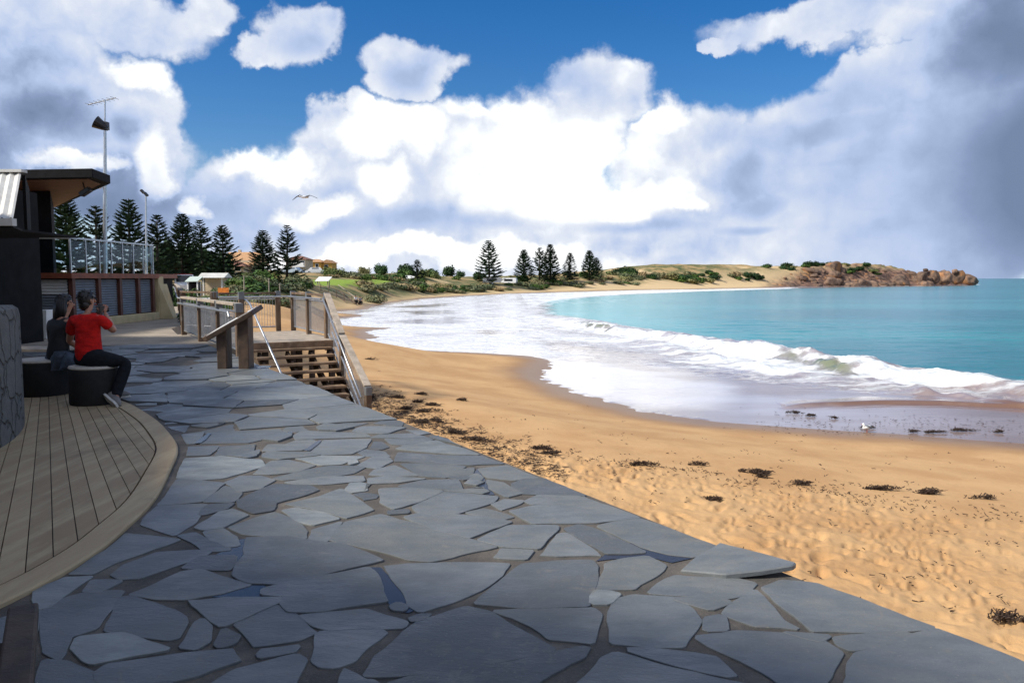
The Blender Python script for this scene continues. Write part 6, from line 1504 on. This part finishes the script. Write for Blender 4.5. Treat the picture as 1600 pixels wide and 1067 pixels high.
# wooden steps down to the sand far away
for k_, (xa, ya, xb, yb, Ya, Yb, lab) in enumerate(((470, 448, 515, 461, 84, 74, 'far timber beach steps with rails left of the seated beachgoers'), (522, 448, 548, 462, 116, 106, 'far timber beach steps beside the bush and seated beachgoers'))):
    A, B = Q(xa, ya, Ya), Q(xb, yb, Yb); A.z = ground_z(A.x, A.y) + .1; B.z = ground_z(B.x, B.y) + .1
    bs = thing('beach_steps', A, lab, 'steps')
    s_ = (B - A).cross(Vector((0, 0, 1))).normalized() * .6
    mb = MB(); mb.bar(A - s_, B - s_, .08, .18); mb.bar(A + s_, B + s_, .08, .18); mb.build('stringer', M['timber'], bs)
    for j in range(12): q = A.lerp(B, (j + .5) / 12); mb = MB(); mb.bar(q - s_, q + s_, .25, .05); mb.build('tread', M['timber_pale'], bs)
    mb = MB(); mb.bar(A - s_ + Vector((0, 0, .8)), B - s_ + Vector((0, 0, .8)), .07, .07); mb.build('handrail', M['timber_pale'], bs)
# two beachgoers sitting far off
for px, lab, sh in ((556, 'person with a white top sitting on the far sand beside a bush', 'white'), (563, 'person in grey sitting on the far sand right of the one in white', 'louvre')):
    Y = 108; x = (px - 800) / F * Y; gz = ground_z(x, Y) + .03; t = thing('person', (x, Y, gz), lab, 'person', None)
    J = dict(pelvis=(0, 0, .42), chest=(.02, 0, .72), neck=(.03, 0, .92), head=(.05, -.03, 1.08), shl=(.02, .18, .86), shr=(.02, -.18, .86), ell=(.12, .24, .62), elr=(.12, -.24, .62), wrl=(.3, .12, .56), wrr=(.3, -.12, .56), hpl=(.02, .1, .42), hpr=(.02, -.1, .42), knl=(.4, .12, .5), knr=(.4, -.12, .5), anl=(.42, .12, .1), anr=(.42, -.12, .1), tol=(.56, .12, .05), tor=(.56, -.12, .05))
    a = R(-60); J = {k: (x + v[0] * math.cos(a) - v[1] * math.sin(a), Y + v[0] * math.sin(a) + v[1] * math.cos(a), gz + v[2]) for k, v in J.items()}
    fw = (math.cos(a), math.sin(a), 0); body(t, J, fw, dict(l=(fw, (0, 1, 0), (0, 0, -1)), r=(fw, (0, -1, 0), (0, 0, -1)))); clothes(t, J, M[sh], M['jeans'], .7); head(t, J['head'], fw, M)
    mb = MB(); mb.box((x - .05, Y, gz + .14), (.42, .42, .3)); tag(mb.build('log_seat', M['timber_dark'], bevel=.05), 'dark block seat under the ' + ('person with a white top' if sh == 'white' else 'person in grey'), 'seat')

# ------------------------------------------------------------------ gulls
gl = thing('flying_gull', Q(477, 307, 36), 'grey winged gull gliding in front of the white clouds', 'bird')
c = Q(476, 308, 36); mb = MB(); ellipsoid(mb, c, (.2, .06, .06), Matrix.Rotation(R(25), 3, 'Z'), 12, 8); ellipsoid(mb, c + Vector((-.2, -.09, .02)), (.06, .045, .045), None, 10, 6); mb.build('body', M['gull'], gl, smooth=True)
for pts_, nm in ((((c + Vector((.05, 0, .02))), Q(484, 305.5, 36), Q(489, 307, 36), Q(496, 310, 36)), 'wing'), ((c + Vector((-.05, 0, .02)), Q(469, 305, 36), Q(463, 308, 35.8), Q(457, 313, 35.6)), 'wing')):
    mb = MB(); n = 4; ch = [.2, .22, .16, .03]; vs = []
    for p, w in zip(pts_, ch):
        vs += [p + Vector((0, -w * .4, .012)), p + Vector((0, w * .6, 0)), p + Vector((0, -w * .4, -.012))]
    fs = []
    for i in range(3):
        for k_ in range(3): fs.append((i * 3 + k_, i * 3 + (k_ + 1) % 3, i * 3 + 3 + (k_ + 1) % 3, i * 3 + 3 + k_))
    mb.add(vs, fs); mb.build(nm, M['gullgrey'], gl)
mb = MB(); mb.tube([c + Vector((-.25, -.11, .02)), c + Vector((-.32, -.14, .0))], [.015, .004], 6); mb.build('beak', M['gullred'], gl)
p = P(1354, 675.5, SEA + .0); g2 = thing('standing_gull', p, 'small white gull standing in the shallow swash near the seaweed', 'bird')
mb = MB(); ellipsoid(mb, p + Vector((0, 0, .20)), (.17, .07, .075), Matrix.Rotation(R(-12), 3, 'Y'), 14, 8); ellipsoid(mb, p + Vector((-.13, 0, .31)), (.05, .042, .045), None, 10, 7); mb.tube([p + Vector((-.09, 0, .22)), p + Vector((-.125, 0, .30))], [.05, .036], 10); mb.build('body', M['gull'], g2, smooth=True)
mb = MB(); ellipsoid(mb, p + Vector((.06, 0, .225)), (.15, .078, .05), Matrix.Rotation(R(10), 3, 'Y'), 14, 8); mb.build('wings', M['gullgrey'], g2, smooth=True)
mb = MB(); mb.tube([p + Vector((-.17, 0, .305)), p + Vector((-.22, 0, .295))], [.012, .004], 6); mb.build('beak', M['gullred'], g2)
for s in (-.025, .025): mb = MB(); mb.tube([p + Vector((.01, s, .15)), p + Vector((.01, s, .0))], .007, 6); mb.build('leg', M['gullred'], g2)

g2.scale = (.66, .66, .66)

# ------------------------------------------------------------------ seaweed
def weed_mesh(seed, w, d, n):
    r = random.Random(seed); mb = MB()
    for i in range(n):
        if i == 0: sub_ = [(r.uniform(-.55, .55) * w, r.uniform(-.4, .4) * d, r.uniform(.08, .26)) for _ in range(5)]
        c_ = sub_[min(4, int(r.random() ** 1.5 * 5))]; gx, gy = max(-1.6, min(1.6, r.gauss(0, 1))), max(-1.6, min(1.6, r.gauss(0, 1)))
        x = c_[0] + gx * w * c_[2] * 1.2; y = c_[1] + gy * d * c_[2]; L = r.uniform(.02, .07) if r.random() < .85 else r.uniform(.07, .16); a = r.uniform(0, 6.28) if r.random() < .5 else r.gauss(0, .5); z = r.uniform(0, .045) * math.exp(-(x / w) ** 2 * 2)
        p = Vector((x, y, z)); q = p + Vector((math.cos(a) * L, math.sin(a) * L * .6, r.uniform(-.02, .04))); m_ = p.lerp(q, .5) + Vector((r.uniform(-.03, .03), r.uniform(-.03, .03), r.uniform(.0, .04)))
        mb.tube([p, m_, q], [.003, r.uniform(.004, .009), .002], 4)
    return mb
def beach_point(px, py):
    r = ray(px, py); z = -1.4
    for _ in range(12):
        p = P(px, py, z); z = .5 * z + .5 * float(height(np.array([p.x]), np.array([p.y]), True)[0])
    return P(px, py, z)
WG = 'seaweed clumps on the beach'
WEED = []
for i, (px, py, w, d, n, lab) in enumerate(((618, 622, .45, .3, 70, 'dark seaweed clump nearest the foot of the stairs'), (660, 617, .35, .2, 50, 'seaweed clump farthest up the sand from the promenade'), (652, 629, .25, .2, 40, 'small round seaweed clump in the group by the stairs'), (676, 634, .4, .3, 60, 'pale brown seaweed clump at the right of the group by the stairs'), (668, 643, .6, .35, 110, 'largest seaweed heap near the stairs'), (630, 640, .4, .2, 50, 'flat seaweed streak left of the largest heap'),
        (720, 626, .3, .12, 40, 'lone seaweed clump right of the group by the stairs'), (664, 660, .55, .35, 90, 'seaweed heap close to the promenade edge'), (681, 659, .3, .3, 50, 'seaweed tuft touching the heap by the promenade edge'), (706, 676, .5, .25, 70, 'seaweed patch at the top of the rough sand'), (742, 688, .5, .25, 60, 'thin seaweed patch along the promenade edge'), (848, 702, .5, .12, 50, 'long flat seaweed strand midway along the beach'), (862, 710, .5, .14, 40, 'pale seaweed strand just below the long flat one'),
        (1007, 727, .55, .12, 60, 'dark thin seaweed strand at the edge of the footprints'), (1090, 727, .3, .1, 25, 'small seaweed bits right of the dark thin strand'), (1172, 739, .5, .16, 110, 'compact dark seaweed mound in the middle of the beach'), (1190, 746, .22, .16, 30, 'small seaweed tuft beside the compact mound'), (1252, 758, .35, .1, 40, 'short seaweed strand right of the compact mound'), (1385, 766, .9, .12, 80, 'long seaweed line on the wet edge of the footprints'), (1450, 771, .45, .22, 90, 'tangled seaweed heap at the right of the long line'),
        (1530, 779, .4, .1, 30, 'faint seaweed strand near the right edge'), (1114, 782, .25, .2, 30, 'seaweed tuft alone among the footprints'), (1585, 972, .26, .16, 36, 'dark seaweed heap in the bottom right sand'), (1562, 967, .2, .2, 30, 'seaweed tuft left of the bottom right heap'), (1238, 652, .5, .14, 50, 'dark seaweed floating in the swash, left of the gull'), (1270, 656, .4, .14, 40, 'seaweed scraps in the swash between gull and left tuft'), (1300, 659, .3, .1, 25, 'small seaweed bit just left of the gull'),
        (1358, 671, .35, .12, 40, 'seaweed right beside the gull'), (1462, 678, .6, .14, 60, 'seaweed raft in the shallow swash right of the gull'), (1500, 677, .8, .16, 90, 'largest seaweed raft in the swash at right'), (1560, 680, .4, .1, 30, 'seaweed scrap at the right end of the swash'), (1427, 677, .3, .1, 25, 'little seaweed scrap left of the shallow raft'), (580, 562, .5, .25, 50, 'seaweed patch on the sand beyond the stair railing'), (577, 622, .3, .25, 40, 'seaweed tuft by the lowest stair post'))):
    p = beach_point(px, py); p.z = max(p.z, SEA + .01); mb = weed_mesh(i, w * .6, d * .72, int(n * 2.6)); mb.v = [tuple(Vector(v) + p) for v in mb.v]
    tag(mb.build('seaweed', M['weed']), lab, 'seaweed', WG)
# scattered scraps, too many and too small to count
mb = MB()
rw = random.Random(3)
tl = np.array(TROD)
pts_ = []
for i in range(420):
    k_ = rw.randrange(len(tl) - 1); t_ = rw.random(); b_ = tl[k_] * (1 - t_) + tl[k_ + 1] * t_
    n_ = np.array((.35, -.94)) * rw.gauss(0, .35 if rw.random() < .75 else 1.6); pts_.append(b_ + n_)
for i in range(260): pts_.append(np.array(P(rw.uniform(560, 1600), rw.uniform(600, 1000), -1.6)[:2]))
for i in range(200):
    a_ = P(rw.uniform(1150, 1600), 0, 0) if False else P(rw.uniform(1180, 1600), rw.gauss(664, 9), SEA); pts_.append(np.array(a_[:2]))
NEARP = set()
for i in range(520):
    px = 580 + 300 * rw.random() ** 1.5; py = 638 + (px - 577) * .385 - abs(rw.gauss(0, 1)) * 20 - 2; a_ = P(px, py, -1.36); NEARP.add(len(pts_)); pts_.append(np.array(a_[:2]))
pts_ = np.array(pts_); zz = height(pts_[:, 0], pts_[:, 1], True); inn_ = inside(PAVED, pts_[:, 0], pts_[:, 1])
for q_i, ((x, y), z, bad) in enumerate(zip(pts_, zz, inn_)):
    if bad: continue
    z = max(z, SEA + .01)
    nearw = q_i in NEARP
    for j in range(rw.randrange(1, 4) + (2 if nearw else 0)):
        a = rw.uniform(0, 6.28); L = rw.uniform(.02, .11) if nearw else rw.uniform(.015, .06); p = Vector((x + rw.gauss(0, .06), y + rw.gauss(0, .06), z + .012)); mb.tube([p, p + Vector((math.cos(a) * L, math.sin(a) * L, rw.uniform(0, .02)))], [.006, .003], 4)
tag(mb.build('seaweed_scraps', M['weed']), 'tiny brown seaweed scraps strewn over the sand', 'seaweed', None, 'stuff')
for t, used in PROTO + list(SHR.values()):
    if not used:
        for c_ in list(t.children): bpy.data.objects.remove(c_)
        bpy.data.objects.remove(t)
